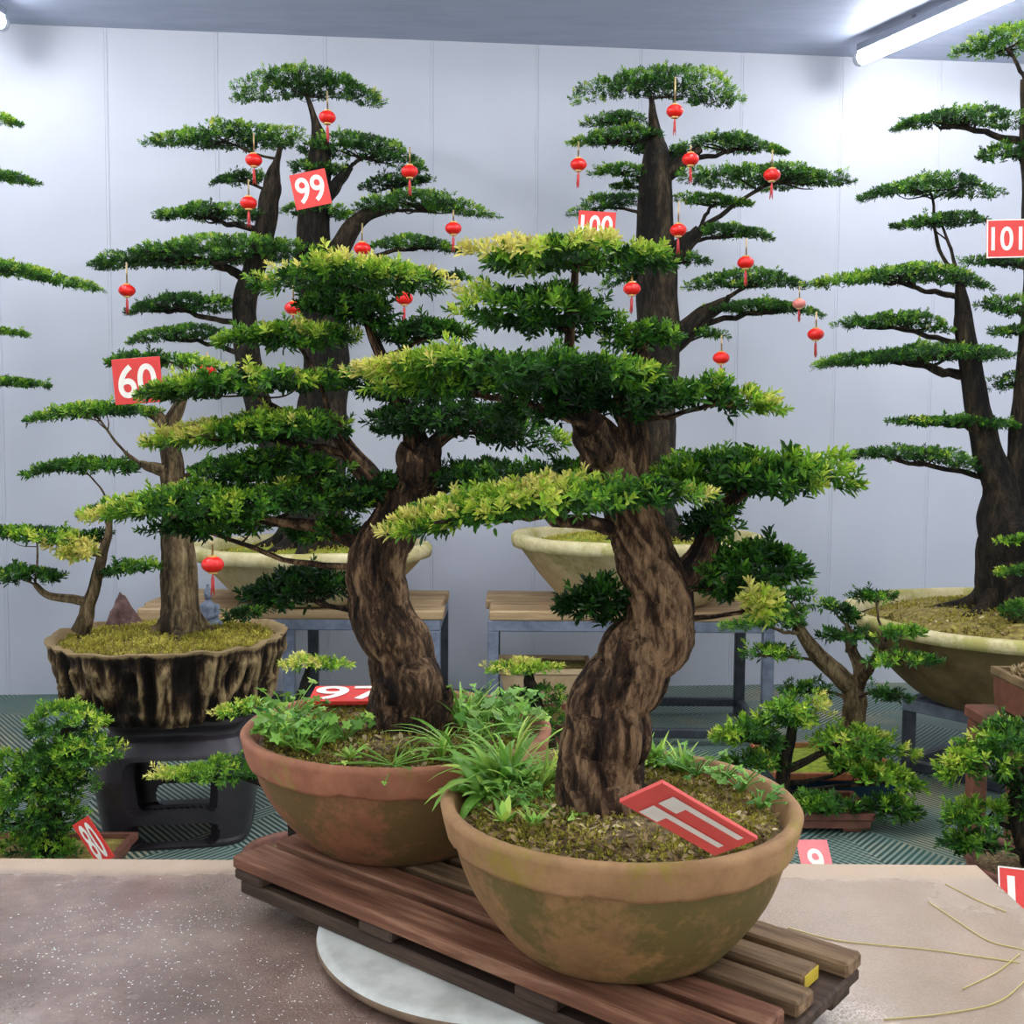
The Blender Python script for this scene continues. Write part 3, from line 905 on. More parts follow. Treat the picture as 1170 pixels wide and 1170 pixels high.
make_tree(rootL, YL, [
    [(466, 850, 52), (468, 815, 47), (470, 785, 42), (457, 740, 36), (437, 702, 35), (432, 662, 34), (437, 628, 32), (452, 595, 29), (470, 560, 25), (478, 530, 22), (472, 490, 12), (450, 440, 8), (425, 380, 6), (410, 330, 4)],
    [(455, 585, 18), (425, 548, 14), (398, 515, 10), (380, 480, 7)],
    [(478, 540, 24, -0.02), (478, 526, 24, -0.02), (478, 516, 23, -0.02)],
    [(488, 820, 22, -0.03), (498, 800, 18, -0.02), (500, 790, 14, -0.02)],
    [(478, 520, 10), (520, 490, 8), (560, 480, 5)],
], [
    pad(298, 318, 512, 325, 20, 8, yt=0.55),
    pad(330, 350, 455, 352, 18, 3, t=-0.15),
    pad(380, 350, 450, 375, 20, 3, t=-0.18),
    pad(250, 392, 420, 382, 16, 5, yt=0.3),
    pad(425, 385, 545, 380, 15, 5, yt=0.1),
    pad(140, 450, 410, 432, 15, 6, yl=0.2, yt=0.25),
    pad(176, 502, 415, 488, 20, 7, yl=0.3, yt=0.3),
    pad(425, 478, 640, 500, 24, 8, t=-0.22, yr=0.6, yc=0.5),
    pad(395, 440, 520, 450, 24, 0, t=-0.22),
    pad(90, 585, 400, 575, 23, 8, yl=0.3, yc=0.0, yt=0.1),
    pad(222, 545, 400, 535, 20, 8, t=-0.05),
    pad(162, 605, 310, 602, 12, 3, t=-0.1),
    pad(330, 572, 480, 560, 24, 4, t=-0.2),
    pad(465, 552, 650, 548, 20, 6, t=-0.2),
    pad(325, 612, 415, 606, 15, 3, t=-0.05),
    pad(268, 680, 405, 672, 26, 4, t=-0.3, lk=1.15, dy=0.05),
], ll=0.0128, dens=0.66, fine=True, tint=0.34, bark=M_bark, twist=5.0, amp=0.085, nbase=2.4, roots=6)

# weeds in the front pots
zz = sR[2] + 0.012


def onsoil(px, py, s):
    p = PZ(px, py, s[2] + 0.010); d = p[:2] - s[:2]; r = np.linalg.norm(d); lim = (srR if s is sR else srL) * 0.88
    if r > lim: p[:2] = s[:2] + d * lim / r
    return p



weed_rosette(rootR, onsoil(556, 893, sR), 26, 0.095, 0.0085, (0.15, 1.4), 1.4, 0.42)
weed_rosette(rootR, onsoil(545, 912, sR), 14, 0.065, 0.0085, (0.2, 1.2), 1.3, 0.45)
weed_rosette(rootR, onsoil(560, 885, sR), 34, 0.13, 0.0022, (0.4, 1.4), 1.6, 0.55)
weed_rosette(rootR, onsoil(590, 905, sR), 18, 0.055, 0.006, (0.3, 1.3), 1.2, 0.3)
weed_rosette(rootR, onsoil(536, 900, sR), 9, 0.10, 0.011, (0.35, 1.0), 1.7, 0.6, az=(2.2, 4.6))
for (a_, b_, n_) in ((600, 900, 24), (620, 920, 24), (645, 900, 18), (580, 925, 18), (735, 878, 20), (770, 882, 24), (830, 895, 20), (880, 925, 16)):
    weed_leafy(rootR, onsoil(a_, b_, sR), n_, 0.026, 0.006, 0.2 + 0.4 * RNG.random(), 3, spread=0.03)
for (a_, b_) in ((615, 905), (640, 890), (740, 868), (760, 872), (785, 880)):
    weed_rosette(rootR, onsoil(a_, b_, sR), 20, 0.05, 0.0026, (0.6, 1.5), 0.8, 0.6)
weed_rosette(rootR, onsoil(575, 940, sR), 9, 0.03, 0.006, (0.5, 1.4), 0.6, 0.7)
weed_rosette(rootR, onsoil(610, 945, sR), 10, 0.028, 0.004, (0.6, 1.4), 0.6, 0.55)
weed_rosette(rootR, onsoil(625, 900, sR), 14, 0.06, 0.003, (0.7, 1.5), 0.7, 0.65)
weed_rosette(rootR, onsoil(748, 870, sR), 26, 0.05, 0.0028, (0.7, 1.5), 0.7, 0.65)
weed_leafy(rootR, onsoil(800, 885, sR), 16, 0.03, 0.007, 0.15)
weed_leafy(rootR, onsoil(850, 905, sR), 12, 0.03, 0.007, 0.3, spread=0.03)
weed_leafy(rootR, onsoil(640, 935, sR), 14, 0.015, 0.006, 0.5, spread=0.05)
for (a_, b_, n_) in ((300, 850, 24), (320, 842, 26), (365, 850, 22), (340, 860, 20), (395, 850, 16)):
    weed_leafy(rootL, onsoil(a_, b_, sL), n_, 0.04, 0.010, 0.3 + 0.3 * RNG.random(), int(RNG.choice([3, 5])), spread=0.035)
for (a_, b_, n_) in ((520, 830, 26), (575, 828, 30), (600, 838, 22), (560, 848, 26), (590, 822, 22)):
    weed_leafy(rootL, onsoil(a_, b_, sL), n_, 0.045, 0.009, 0.25 + 0.3 * RNG.random(), 3, spread=0.05)
for (a_, b_) in ((310, 855), (335, 850), (360, 862), (505, 866), (545, 855), (605, 845)):
    weed_rosette(rootL, onsoil(a_, b_, sL), 14, 0.045, 0.0035, (0.4, 1.5), 1.0, 0.45 + 0.2 * RNG.random())
weed_leafy(rootL, onsoil(345, 842, sL), 30, 0.045, 0.011, 0.35, 3)
weed_leafy(rootL, onsoil(330, 828, sL), 18, 0.055, 0.010, 0.5, 5)
weed_leafy(rootL, onsoil(385, 838, sL), 16, 0.03, 0.013, 0.45, 5)
weed_leafy(rootL, onsoil(550, 826, sL), 36, 0.055, 0.009, 0.4, 3, spread=0.08)
weed_rosette(rootL, onsoil(530, 835, sL), 40, 0.09, 0.0035, (0.5, 1.5), 0.9, 0.5)
weed_rosette(rootL, onsoil(520, 862, sL), 16, 0.13, 0.0035, (0.35, 0.9), 1.2, 0.45, az=(2.2, 6.4))
weed_rosette(rootL, onsoil(400, 868, sL), 12, 0.03, 0.004, (0.5, 1.4), 0.8, 0.6)
weed_leafy(rootL, onsoil(450, 875, sL), 24, 0.014, 0.006, 0.5, 3, spread=0.09)

# ---------------------------------------------------------------- signs


def frame(BL, BR, TR, TL):
    BL, BR, TR, TL = [np.asarray(x, float) for x in (BL, BR, TR, TL)]
    c = (BL + BR + TR + TL) / 4
    ex = ((BR - BL) + (TR - TL)) / 2; ey = ((TL - BL) + (TR - BR)) / 2
    w = np.linalg.norm(ex); h = np.linalg.norm(ey); ex = ex / w
    ey = ey - ex * ex.dot(ey); ey = nrm(ey); ez = np.cross(ex, ey)
    return c, ex, ey, ez, w, h


def glyph_mesh(text):
    cu = bpy.data.curves.new('number', 'FONT'); cu.body = text; cu.size = 1.0
    cu.extrude = 0.0; cu.offset = 0.016; cu.align_x = 'CENTER'; cu.align_y = 'CENTER'
    o = bpy.data.objects.new('number', cu); COL.objects.link(o)
    dg = bpy.context.evaluated_depsgraph_get()
    me = bpy.data.meshes.new_from_object(o.evaluated_get(dg))
    V = np.array([v.co for v in me.vertices]); fs = {}
    for p in me.polygons: fs.setdefault(len(p.vertices), []).append(list(p.vertices))
    bpy.data.objects.remove(o); bpy.data.curves.remove(cu); bpy.data.meshes.remove(me)
    V[:, :2] -= (V[:, :2].max(0) + V[:, :2].min(0)) / 2
    ext = V[:, :2].max(0) - V[:, :2].min(0)
    return V, [np.array(a) for a in fs.values()], ext


def seven_mesh():
    """two straight strokes with a block at the head, as painted on the near sign"""
    m = MB()
    for x in (-0.26, 0.22):
        m.add(np.array([[x + 0.03, -0.44, 0], [x + 0.17, -0.44, 0], [x + 0.17, 0.36, 0], [x - 0.20, 0.36, 0], [x - 0.20, 0.16, 0], [x + 0.03, 0.16, 0]]), [np.array([[0, 1, 2, 3, 4, 5]])])
    V = np.concatenate(m.V); return V, m.Fs, np.array([0.85, 0.8])


def number_sign(label, corners, text, border=False, fx=0.8, fy=0.74, th=0.004, shift=0.0, red=None):
    c, ex, ey, ez, w, h = frame(*corners)
    r = thing('number_sign', label, 'sign', c)
    ax = np.stack([ex, ey, ez])
    m = MB(); m.add(*rbox(c - ez * th / 2, (w, h, th), min(w, h) * 0.006, ax=ax)); m.build('board', red or M_red, r, c, False)
    if text == '77': V, Fs, ext = seven_mesh()
    else: V, Fs, ext = glyph_mesh(text)
    sx = w * fx / ext[0]; sy = h * fy / ext[1]
    W = c + (V[:, :1] * sx + shift * w) * ex + V[:, 1:2] * sy * ey + ez * 0.0012
    m = MB(); m.add(W, Fs); m.build('number', M_white, r, c, False)
    if border:
        m = MB(); b = 0.03 * h
        for (cx, cy, lx, ly) in ((0, h / 2 - b / 2, w, b), (0, -h / 2 + b / 2, w, b), (-w / 2 + b / 2, 0, b, h - 2 * b), (w / 2 - b / 2, 0, b, h - 2 * b)):
            m.add(*rbox(c + ex * cx + ey * cy + ez * 0.0006, (lx, ly, 0.0012), 0, ax=ax))
        m.build('border', M_white, r, c, False)
    return r


def face_sign(Y, BL, BR, TR, TL): return [P(*q, Y) for q in (BL, BR, TR, TL)]


rimz = PT + hR
best = None
for zl in np.linspace(-0.02, 0.09, 45):
    for zd2 in np.linspace(-0.02, 0.03, 21):
        cc4 = [PZ(815, 978, rimz + 0.006), PZ(866, 960, rimz + 0.006 + zd2), PZ(757, 894, rimz + zl + zd2), PZ(709, 917, rimz + zl)]
        u1 = cc4[1] - cc4[0]; u2 = cc4[2] - cc4[3]; v1 = cc4[3] - cc4[0]; v2 = cc4[2] - cc4[1]
        e_ = abs(nrm(u1 + u2).dot(nrm(v1 + v2))) + np.linalg.norm(u1 - u2) * 6 + np.linalg.norm(v1 - v2) * 6 + abs(zd2) * 4 + abs(zl - 0.01) * 2
        if best is None or e_ < best[0]: best = (e_, cc4)
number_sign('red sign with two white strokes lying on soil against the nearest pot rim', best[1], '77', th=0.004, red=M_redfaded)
rz = PT + hL + 0.012
number_sign('red sign lying flat in the reddish pot, white 9 beside the trunk', [PZ(352, 801, rz), PZ(447, 801, rz), PZ(447, 783, rz), PZ(360, 784, rz)], '97', th=0.006, fx=0.92, fy=0.86)
number_sign('red sign numbered 99 standing in the foliage of the tall tree', face_sign(4.80, (341, 241), (379, 231), (371, 193), (328, 200)), '99')
number_sign('red sign numbered 100 standing in the tree on the middle stand', face_sign(4.80, (660, 276), (703, 278), (703, 243), (661, 240)), '100', fx=0.86)
number_sign('red sign numbered 101 with white border on the tree by the right side', face_sign(4.10, (1127, 295), (1173, 294), (1173, 250), (1128, 251)), '101', border=True, fx=0.78, fy=0.62)
number_sign('red sign numbered 60 in the tree above the bark textured pot', face_sign(3.55, (131, 463), (186, 459), (183, 407), (128, 411)), '60')

# ---------------------------------------------------------------- stands


def plank_stand(label, X0, X1, Y0, Y1, zt, mids=0, rail=True, lift=0.06):
    r = thing('plant_stand', label, 'plant stand', ((X0 + X1) / 2, (Y0 + Y1) / 2, 0))
    off = np.array(r.location); npl = 4; wd = (Y1 - Y0) / npl
    for k in range(npl):
        j = RNG.uniform(-0.015, 0.015)
        m = MB(); m.add(*rbox(((X0 + X1) / 2 + j, Y0 + wd * (k + 0.5), zt - 0.022), (X1 - X0, wd - 0.012, 0.044), 0.006)); m.build('plank', M_plank, r, off, False)
    zf = zt - 0.044; s = 0.05
    xs = [X0 + s / 2 + 0.005, X1 - s / 2 - 0.005] + [X0 + (X1 - X0) * (q + 1) / (mids + 1) for q in range(mids)]
    ys = [Y0 + s / 2 + 0.01, Y1 - s / 2 - 0.01]
    for x in xs:
        for y in ys:
            m = MB(); m.add(*rbox((x, y, (zf - s) / 2), (s, s, zf - s), 0.004)); m.build('leg', M_metal if y == ys[0] else M_shadedmetal, r, off, False)
    for y in ys:
        m = MB(); m.add(*rbox(((X0 + X1) / 2, y, zf - s / 2), (X1 - X0 - 0.01, s, s), 0.004)); m.build('top_rail', M_metal, r, off, False)
        if rail:
            m = MB(); m.add(*rbox(((xs[0] + xs[1]) / 2, y, lift), (xs[1] - xs[0] - s, s * 0.8, s * 0.8), 0.004)); m.build('bottom_rail', M_shadedmetal, r, off, False)
    for x in xs[:2]:
        m = MB(); m.add(*rbox((x, (ys[0] + ys[1]) / 2, zf - s / 2), (s, ys[1] - ys[0] - s, s), 0.004)); m.build('side_rail', M_metal, r, off, False)
        if rail:
            m = MB(); m.add(*rbox((x, (ys[0] + ys[1]) / 2, lift), (s * 0.8, ys[1] - ys[0] - s, s * 0.8), 0.004)); m.build('bottom_rail', M_shadedmetal, r, off, False)
    return r


def bowl_profile(rb, rt, h, lip, curve=1.4):
    t = np.linspace(0, 1, 14)
    return [(0.001, 0.0), (rb * 0.92, 0.0)] + [(rb + (rt - lip * 0.6 - rb) * x ** (1 / curve), 0.01 + (h - lip - 0.01) * x) for x in t]


def stone_bowl(root, c, rb, rt, h, lip, m_body, m_rim, sy=1.0, curve=1.1):
    off = np.array(root.location); c = np.asarray(c) + [0, 0, 0.007]

    def wob(TH, R, Z):
        p = np.stack([np.cos(TH) * 2.5, np.sin(TH) * 2.5, Z * 6], -1)
        return R * (1 + 0.012 * fbm(p)), Z + 0.004 * vnoise(p * 1.3) * np.clip(Z / 0.05, 0, 1)
    b = MB().add(*lathe(bowl_profile(rb, rt, h, lip, curve), 96, c, wob, sy=sy)).build('pot', m_body, root, off)
    k = lip
    rp = [(rt - k * 0.7, h - k * 1.02), (rt - k * 0.1, h - k), (rt + 0.0, h - k * 0.6), (rt, h - k * 0.25), (rt - k * 0.2, h), (rt - k * 0.9, h), (rt - k * 1.15, h - k * 0.3), (rt - k * 1.3, h - k * 1.2)]
    MB().add(*lathe(rp, 96, c, wob, sy=sy)).build('rim', m_rim, b, off)


ZS = 0.62
Yf = 4.88; Ybk = 5.55
xl = float(P(556, 700, Yf)[0]); xrr = float(P(888, 700, Yf)[0])
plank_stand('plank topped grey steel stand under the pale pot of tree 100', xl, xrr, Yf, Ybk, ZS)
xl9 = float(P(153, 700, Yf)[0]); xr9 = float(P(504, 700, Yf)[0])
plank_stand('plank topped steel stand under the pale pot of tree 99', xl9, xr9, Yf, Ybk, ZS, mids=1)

# tree 100
Y1 = 5.22
c = np.array([P(727, 650, Y1)[0], Y1, ZS]); h100 = float(P(727, 611, Y1)[2]) - ZS
root = thing('potted_bonsai', 'tall layered bonsai numbered 100 in a pale bowl on the middle stand', 'bonsai tree', c)
rt = 144 / F * Y1; stone_bowl(root, c, 0.36, rt, h100, 0.058, M_stonepot, M_stonerim)
sc_ = c + [0, 0, h100 - 0.055]; soil_disc(root, sc_, rt - 0.085, M_mossgreen, 0.06)
moss_tufts(root, sc_, rt - 0.09, 0.06, 1400, 0.016, M_moss, 'moss', t0=0.75)
make_tree(root, Y1, [
    [(738, 612, 38), (738, 570, 32), (742, 500, 28), (750, 420, 25), (752, 340, 23), (750, 280, 21), (750, 220, 18), (750, 180, 15), (748, 158, 9), (746, 130, 4.5), (744, 110, 2.5)],
    [(757, 300, 14), (785, 278, 10), (800, 262, 6)], [(765, 395, 14), (800, 362, 10), (830, 345, 6)], [(752, 205, 11), (780, 185, 8), (800, 170, 5)],
], [
    pad(660, 106, 848, 110, 15, 18, t=0.05), pad(664, 140, 742, 138, 9, 3, t=-0.1), pad(650, 163, 765, 157, 11, 4, yl=0.3, yc=0.5),
    pad(674, 198, 742, 196, 8, 3), pad(655, 243, 740, 228, 11, 4, t=-0.1), pad(778, 162, 905, 173, 9, 6, yr=0.15),
    pad(782, 203, 978, 211, 13, 8), pad(770, 228, 866, 233, 7, 4, t=0.08), pad(788, 264, 887, 271, 9, 6),
    pad(752, 298, 815, 299, 8, 3, t=0.05), pad(782, 326, 925, 323, 12, 7, t=-0.02), pad(800, 352, 945, 357, 8, 7), pad(775, 380, 832, 384, 7, 3),
    pad(700, 212, 760, 212, 9, 0, dy=0.1), pad(700, 160, 800, 185, 9, 0, dy=0.12, t=-0.1),
    pad(690, 330, 760, 300, 12, 4, dy=0.12, t=-0.1),
], ll=0.0200, dens=0.56, tint=0.37, amp=0.06, depth_k=0.5, roots=6, twigs=12)

# tree 99
c = np.array([P(357, 650, Y1)[0], Y1, ZS]); h99 = float(P(357, 622, Y1)[2]) - ZS
root = thing('potted_bonsai', 'tall double trunked bonsai numbered 99 in a pale bowl, red lanterns hung on it', 'bonsai tree', c)
rt = 137 / F * Y1; stone_bowl(root, c, 0.34, rt, h99, 0.058, M_stonepot, M_stonerim)
sc_ = c + [0, 0, h99 - 0.055]; soil_disc(root, sc_, rt - 0.085, M_mossgreen, 0.06)
moss_tufts(root, sc_, rt - 0.09, 0.06, 900, 0.016, M_moss, 'moss', t0=0.75)
make_tree(root, Y1, [
    [(360, 625, 40), (360, 580, 34), (366, 500, 30), (372, 430, 27), (370, 360, 24), (360, 280, 19), (364, 215, 15), (366, 168, 11), (360, 140, 4.5), (352, 112, 2.5)],
    [(352, 590, 24), (320, 520, 19), (295, 460, 16), (283, 400, 14), (280, 340, 13), (298, 280, 12), (308, 228, 11), (311, 205, 9), (316, 185, 4), (320, 168, 2.5)],
    [(368, 320, 14), (395, 270, 11), (415, 248, 8), (440, 240, 5)], [(366, 230, 10), (385, 210, 7), (400, 190, 5)],
], [
    pad(260, 104, 446, 112, 13, 16, t=0.05), pad(168, 164, 350, 157, 12, 6, t=0.02), pad(340, 165, 492, 190, 15, 12),
    pad(236, 208, 312, 203, 8, 4, t=-0.1), pad(322, 190, 400, 196, 9, 3, t=0.05), pad(168, 247, 308, 247, 9, 6),
    pad(318, 241, 408, 247, 8, 3, t=0.05), pad(405, 236, 558, 242, 13, 13, t=0.03), pad(88, 303, 378, 287, 14, 8, yr=0.1),
    pad(425, 279, 532, 285, 8, 6, t=-0.05), pad(135, 356, 280, 348, 12, 9, t=-0.08), pad(150, 389, 270, 383, 10, 7, t=-0.1),
    pad(488, 314, 542, 319, 7, 2, t=-0.05), pad(410, 215, 500, 205, 8, 4, dy=0.12, t=-0.1), pad(385, 320, 470, 325, 10, 3, dy=0.1, t=-0.1),
    pad(270, 440, 350, 440, 12, 4, t=-0.1, dy=0.1),
], ll=0.0200, dens=0.56, tint=0.36, amp=0.06, depth_k=0.5, roots=6, twigs=12)

# tree 101 on its turned low stand
K = PZ(1037, 880, 0.0); sd = 0.74; ang = math.radians(-50)
f1 = np.array([math.cos(ang), math.sin(ang), 0]); f2 = np.array([-f1[1], f1[0], 0])
c101 = K + (f1 + f2) * sd / 2; ZL = 0.31
root = thing('plant_stand', 'low grey steel frame stand turned corner-on beneath the bowl of tree 101', 'plant stand', c101)
off = np.array(root.location)
cs = [K, K + f1 * sd, K + f1 * sd + f2 * sd, K + f2 * sd]
for q in range(4):
    m = MB(); m.add(*bar(cs[q], cs[q] + [0, 0, ZL - 0.05], 0.045)); m.build('leg', M_shadedmetal, root, off, False)
    a, b = cs[q], cs[(q + 1) % 4]; d = nrm(b - a)
    m = MB(); m.add(*bar(a - d * 0.02 + [0, 0, ZL - 0.025], b + d * 0.02 + [0, 0, ZL - 0.025], 0.05, 0.05)); m.build('top_rail', M_metal, root, off, False)
    m = MB(); m.add(*bar(a + d * 0.025 + [0, 0, 0.03], b - d * 0.025 + [0, 0, 0.03], 0.04, 0.04)); m.build('bottom_rail', M_shadedmetal, root, off, False)
for q in range(3):
    t = 0.2 + 0.3 * q; a = K + f1 * sd * t; m = MB(); m.add(*bar(a + f2 * 0.03 + [0, 0, ZL - 0.018], a + f2 * (sd - 0.03) + [0, 0, ZL - 0.018], 0.10, 0.035)); m.build('slat', M_plank, root, off, False)
c101 = c101 * [1, 1, 0] + [0, 0, ZL]; Y101 = c101[1]
root = thing('potted_bonsai', 'wide layered bonsai numbered 101 in a brown stone bowl at the right side', 'bonsai tree', c101)
cpx = 585 + F * c101[0] / Y101
rt = (cpx - 976) / F * Y101; h101 = float(P(1150, 702, Y101)[2]) - ZL
stone_bowl(root, c101, 0.47, rt, h101, 0.048, M_mudpot, M_stonerim, curve=1.25)
sc_ = c101 + [0, 0, h101 - 0.05]; soil_disc(root, sc_, rt - 0.08, M_mosssoil, 0.09, amp=0.02, fr=8)
moss_tufts(root, sc_, rt - 0.09, 0.09, 1500, 0.018, M_moss, 'moss', t0=0.35)
moss_tufts(root, sc_, rt - 0.09, 0.09, 500, 0.02, M_litter, 'leaf_litter', flat=True)
make_tree(root, Y101, [
    [(1162, 700, 44), (1158, 660, 38), (1152, 610, 34), (1146, 560, 22), (1130, 520, 17), (1117, 460, 14), (1106, 400, 12), (1100, 355, 9), (1096, 325, 5)],
    [(1168, 650, 32), (1166, 590, 22), (1170, 520, 18), (1178, 440, 17), (1184, 340, 15), (1182, 240, 13), (1176, 150, 9), (1172, 90, 5)],
    [(1104, 400, 8), (1096, 370, 6), (1100, 345, 4)],
], [
    pad(1090, 62, 1215, 45, 18, 8, t=0.15, yt=0.1), pad(1010, 145, 1178, 138, 9, 10), pad(1112, 180, 1210, 172, 13, 4, t=-0.02),
    pad(980, 223, 1148, 217, 10, 12), pad(1014, 257, 1135, 251, 8, 3), pad(1103, 299, 1210, 302, 8, 4, t=-0.1),
    pad(925, 323, 1140, 322, 10, 15, yl=0.15, t=0.02), pad(950, 371, 1092, 374, 9, 12), pad(1112, 348, 1210, 358, 11, 4),
    pad(1130, 380, 1210, 380, 7, 2), pad(925, 417, 1166, 404, 11, 7), pad(1128, 440, 1210, 436, 12, 5, t=-0.1), pad(1008, 481, 1172, 487, 7, 4),
    pad(965, 521, 1116, 532, 10, 14, t=-0.05), pad(1140, 619, 1205, 616, 7, 2, dy=-0.25, t=0.1), pad(1140, 654, 1205, 650, 7, 2, dy=-0.25, yl=0.2), pad(1140, 700, 1210, 700, 12, 2, dy=-0.3, t=-0.05, nobr=1),
], ll=0.0195, dens=0.56, tint=0.33, amp=0.06, depth_k=0.42, roots=7, twigs=10)

# leftmost tree: only its branch tips reach into the picture
YQ = 4.7
c = np.array([P(-150, 600, YQ)[0], YQ, 0.5])
plank_stand('plank topped steel stand at the far left under the cut off tree', c[0] - 0.36, c[0] + 0.36, YQ - 0.4, YQ + 0.3, 0.5)
root = thing('potted_bonsai', 'tree at the left side of which only five layered branch tips show', 'bonsai tree', c)
stone_bowl(root, c, 0.26, 0.40, 0.3, 0.06, M_stonepot, M_stonerim)
soil_disc(root, c + [0, 0, 0.255], 0.33, M_mosssoil, 0.05)
make_tree(root, YQ, [[(-130, 655, 36), (-128, 560, 28), (-135, 440, 24), (-122, 320, 19), (-128, 200, 14), (-125, 100, 6)]], [
    pad(-140, 128, 32, 141, 9, 9, t=0.12), pad(-120, 190, 48, 208, 8, 6), pad(-160, 285, 96, 325, 10, 8, t=0.05),
    pad(-140, 368, 30, 381, 6, 4), pad(-140, 432, 62, 441, 8, 4), pad(-230, 80, -40, 85, 14, 10), pad(-280, 230, -130, 220, 10, 8), pad(-290, 400, -130, 390, 10, 8)],
    ll=0.0195, dens=0.56, tint=0.36, depth_k=0.45)

# ---------------------------------------------------------------- bark pot on the black stand
Y6 = 3.86
kc = P(207, 805, Y6); ZK = float(kc[2]); kx = float(kc[0])
root = thing('ceramic_stand', 'black glazed four legged ceramic stand under the bark textured pot', 'plant stand', (kx, Y6, 0))
off = np.array(root.location)
# rounded square section whose half width follows the height; openings on the four sides
zs = np.linspace(0, ZK, 84)
hw = np.interp(zs / ZK, [0, 0.03, 0.06, 0.30, 0.55, 0.74, 0.84, 0.875, 0.90, 0.93, 0.965, 1.0], [0.245, 0.250, 0.246, 0.262, 0.276, 0.268, 0.240, 0.222, 0.222, 0.232, 0.250, 0.250])
seg = 288; th = np.linspace(0, 2 * math.pi, seg, endpoint=False)
pw_ = 5.0
rad = (np.abs(np.cos(th)) ** pw_ + np.abs(np.sin(th)) ** pw_) ** (-1 / pw_)
ux = np.cos(th) * rad; uy = np.sin(th) * rad
TW = math.radians(9)
th_ = 0.055


def shell(scale_in):
    H = hw[:, None] - scale_in
    x = H * ux[None]; y = H * uy[None]
    xr_ = x * math.cos(TW) - y * math.sin(TW); yr_ = x * math.sin(TW) + y * math.cos(TW)
    return np.stack([kx + xr_, Y6 + yr_, np.repeat(zs[:, None], seg, 1)], -1).reshape(-1, 3)


nz = len(zs)


def in_hole(lat, z):
    def rr(cx, cz, a, b, r):
        dx = np.maximum(np.abs(lat - cx) - (a - r), 0); dz = np.maximum(np.abs(z - cz) - (b - r), 0)
        return dx * dx + dz * dz < r * r
    return rr(0, ZK * 0.50, 0.155, ZK * 0.215, 0.04) | rr(0, ZK * 0.115, 0.155, ZK * 0.085, 0.03)


zi = np.arange(nz - 1)[:, None]; ji = np.arange(seg)[None]
latx = np.where(np.abs(ux) < np.abs(uy), ux, uy)
lat = ((latx + np.roll(latx, -1)) / 2)[None] * ((hw[:-1] + hw[1:]) / 2)[:, None]
fb_ = (np.abs(uy) > np.abs(ux) * 1.05)[None]
keep = ~(in_hole(lat, np.repeat(((zs[:-1] + zs[1:]) / 2)[:, None], seg, 1)) & fb_)
q = np.stack([zi * seg + ji, zi * seg + (ji + 1) % seg, (zi + 1) * seg + (ji + 1) % seg, (zi + 1) * seg + ji], -1)
qo = q[keep]; nv = nz * seg
mb = MB(); Vo = shell(0.0); Vi = shell(th_)
quads = [qo, qo[:, ::-1] + nv]
# walls along every open border
edges = {}
for f in qo:
    for k in range(4):
        e = (int(f[k]), int(f[(k + 1) % 4])); edges[e] = 1
wall_q = [[b, a, a + nv, b + nv] for (a, b) in edges if (b, a) not in edges]
quads.append(np.array(wall_q))
mb.add(np.vstack([Vo, Vi]), quads)
mb.build('body', M_black, root, off, False)
m = MB(); m.add(*lathe([(0.001, ZK - 0.03), (0.2, ZK - 0.03), (0.215, ZK - 0.001), (0.001, ZK - 0.001)], 48, (kx, Y6, 0))); m.build('top_slab', M_black, root, off, False)

# bark textured pot
hP = float(P(195, 724, Y6)[2]) - ZK
c60 = np.array([P(194, 724, Y6)[0], Y6, ZK])
root = thing('potted_bonsai', 'bonsai numbered 60 with a small side tree, in a bark textured pot on black stand', 'bonsai tree', c60)
off = np.array(root.location); rP = 133 / F * Y6
M_barkpot = bark_mat('bark_glaze', lin(26, 19, 13), lin(84, 62, 40), lin(196, 166, 118), 0.5, 0.5)
NP = 46
prof = [(rP * np.interp(t, [0, 0.12, 0.5, 0.9, 1.0], [0.80, 0.85, 0.90, 0.97, 1.0]), hP * t) for t in np.linspace(0, 1, NP)]
att = None


def barkfn(TH, R, Z):
    global att
    t = Z / hP
    p = np.stack([np.cos(TH) * 8, np.sin(TH) * 8, Z * 5.5], -1)
    p2 = np.stack([np.cos(TH) * 19, np.sin(TH) * 19, Z * 13], -1)
    rid = 1 - 2 * np.abs(vnoise(p)); rid2 = 1 - 2 * np.abs(vnoise(p2 + 9))
    lip = np.clip((t - 0.78) / 0.20, 0, 1); lip = lip * lip * (3 - 2 * lip)
    d = (0.065 * (rid - 0.35) + 0.042 * (rid2 - 0.3)) * (1 - lip * 0.7)
    d = np.maximum(d, -0.14 + 0.10 * np.clip((t - 0.62) / 0.16, 0, 1))
    att = d * 4.5 - 0.08 + 0.35 * np.clip((t - 0.94) / 0.05, 0, 1)
    drip = 0.03 * vnoise(np.stack([np.cos(TH) * 6, np.sin(TH) * 6, TH * 0], -1) + 5)
    lump = 0.03 * vnoise(np.stack([np.cos(TH) * 1.8, np.sin(TH) * 1.8, TH * 0], -1) + 2)
    return R * (1 + d + lump), Z + drip * t * hP * 1.2 - np.where(t < 0.02, 0.0, 0.0)


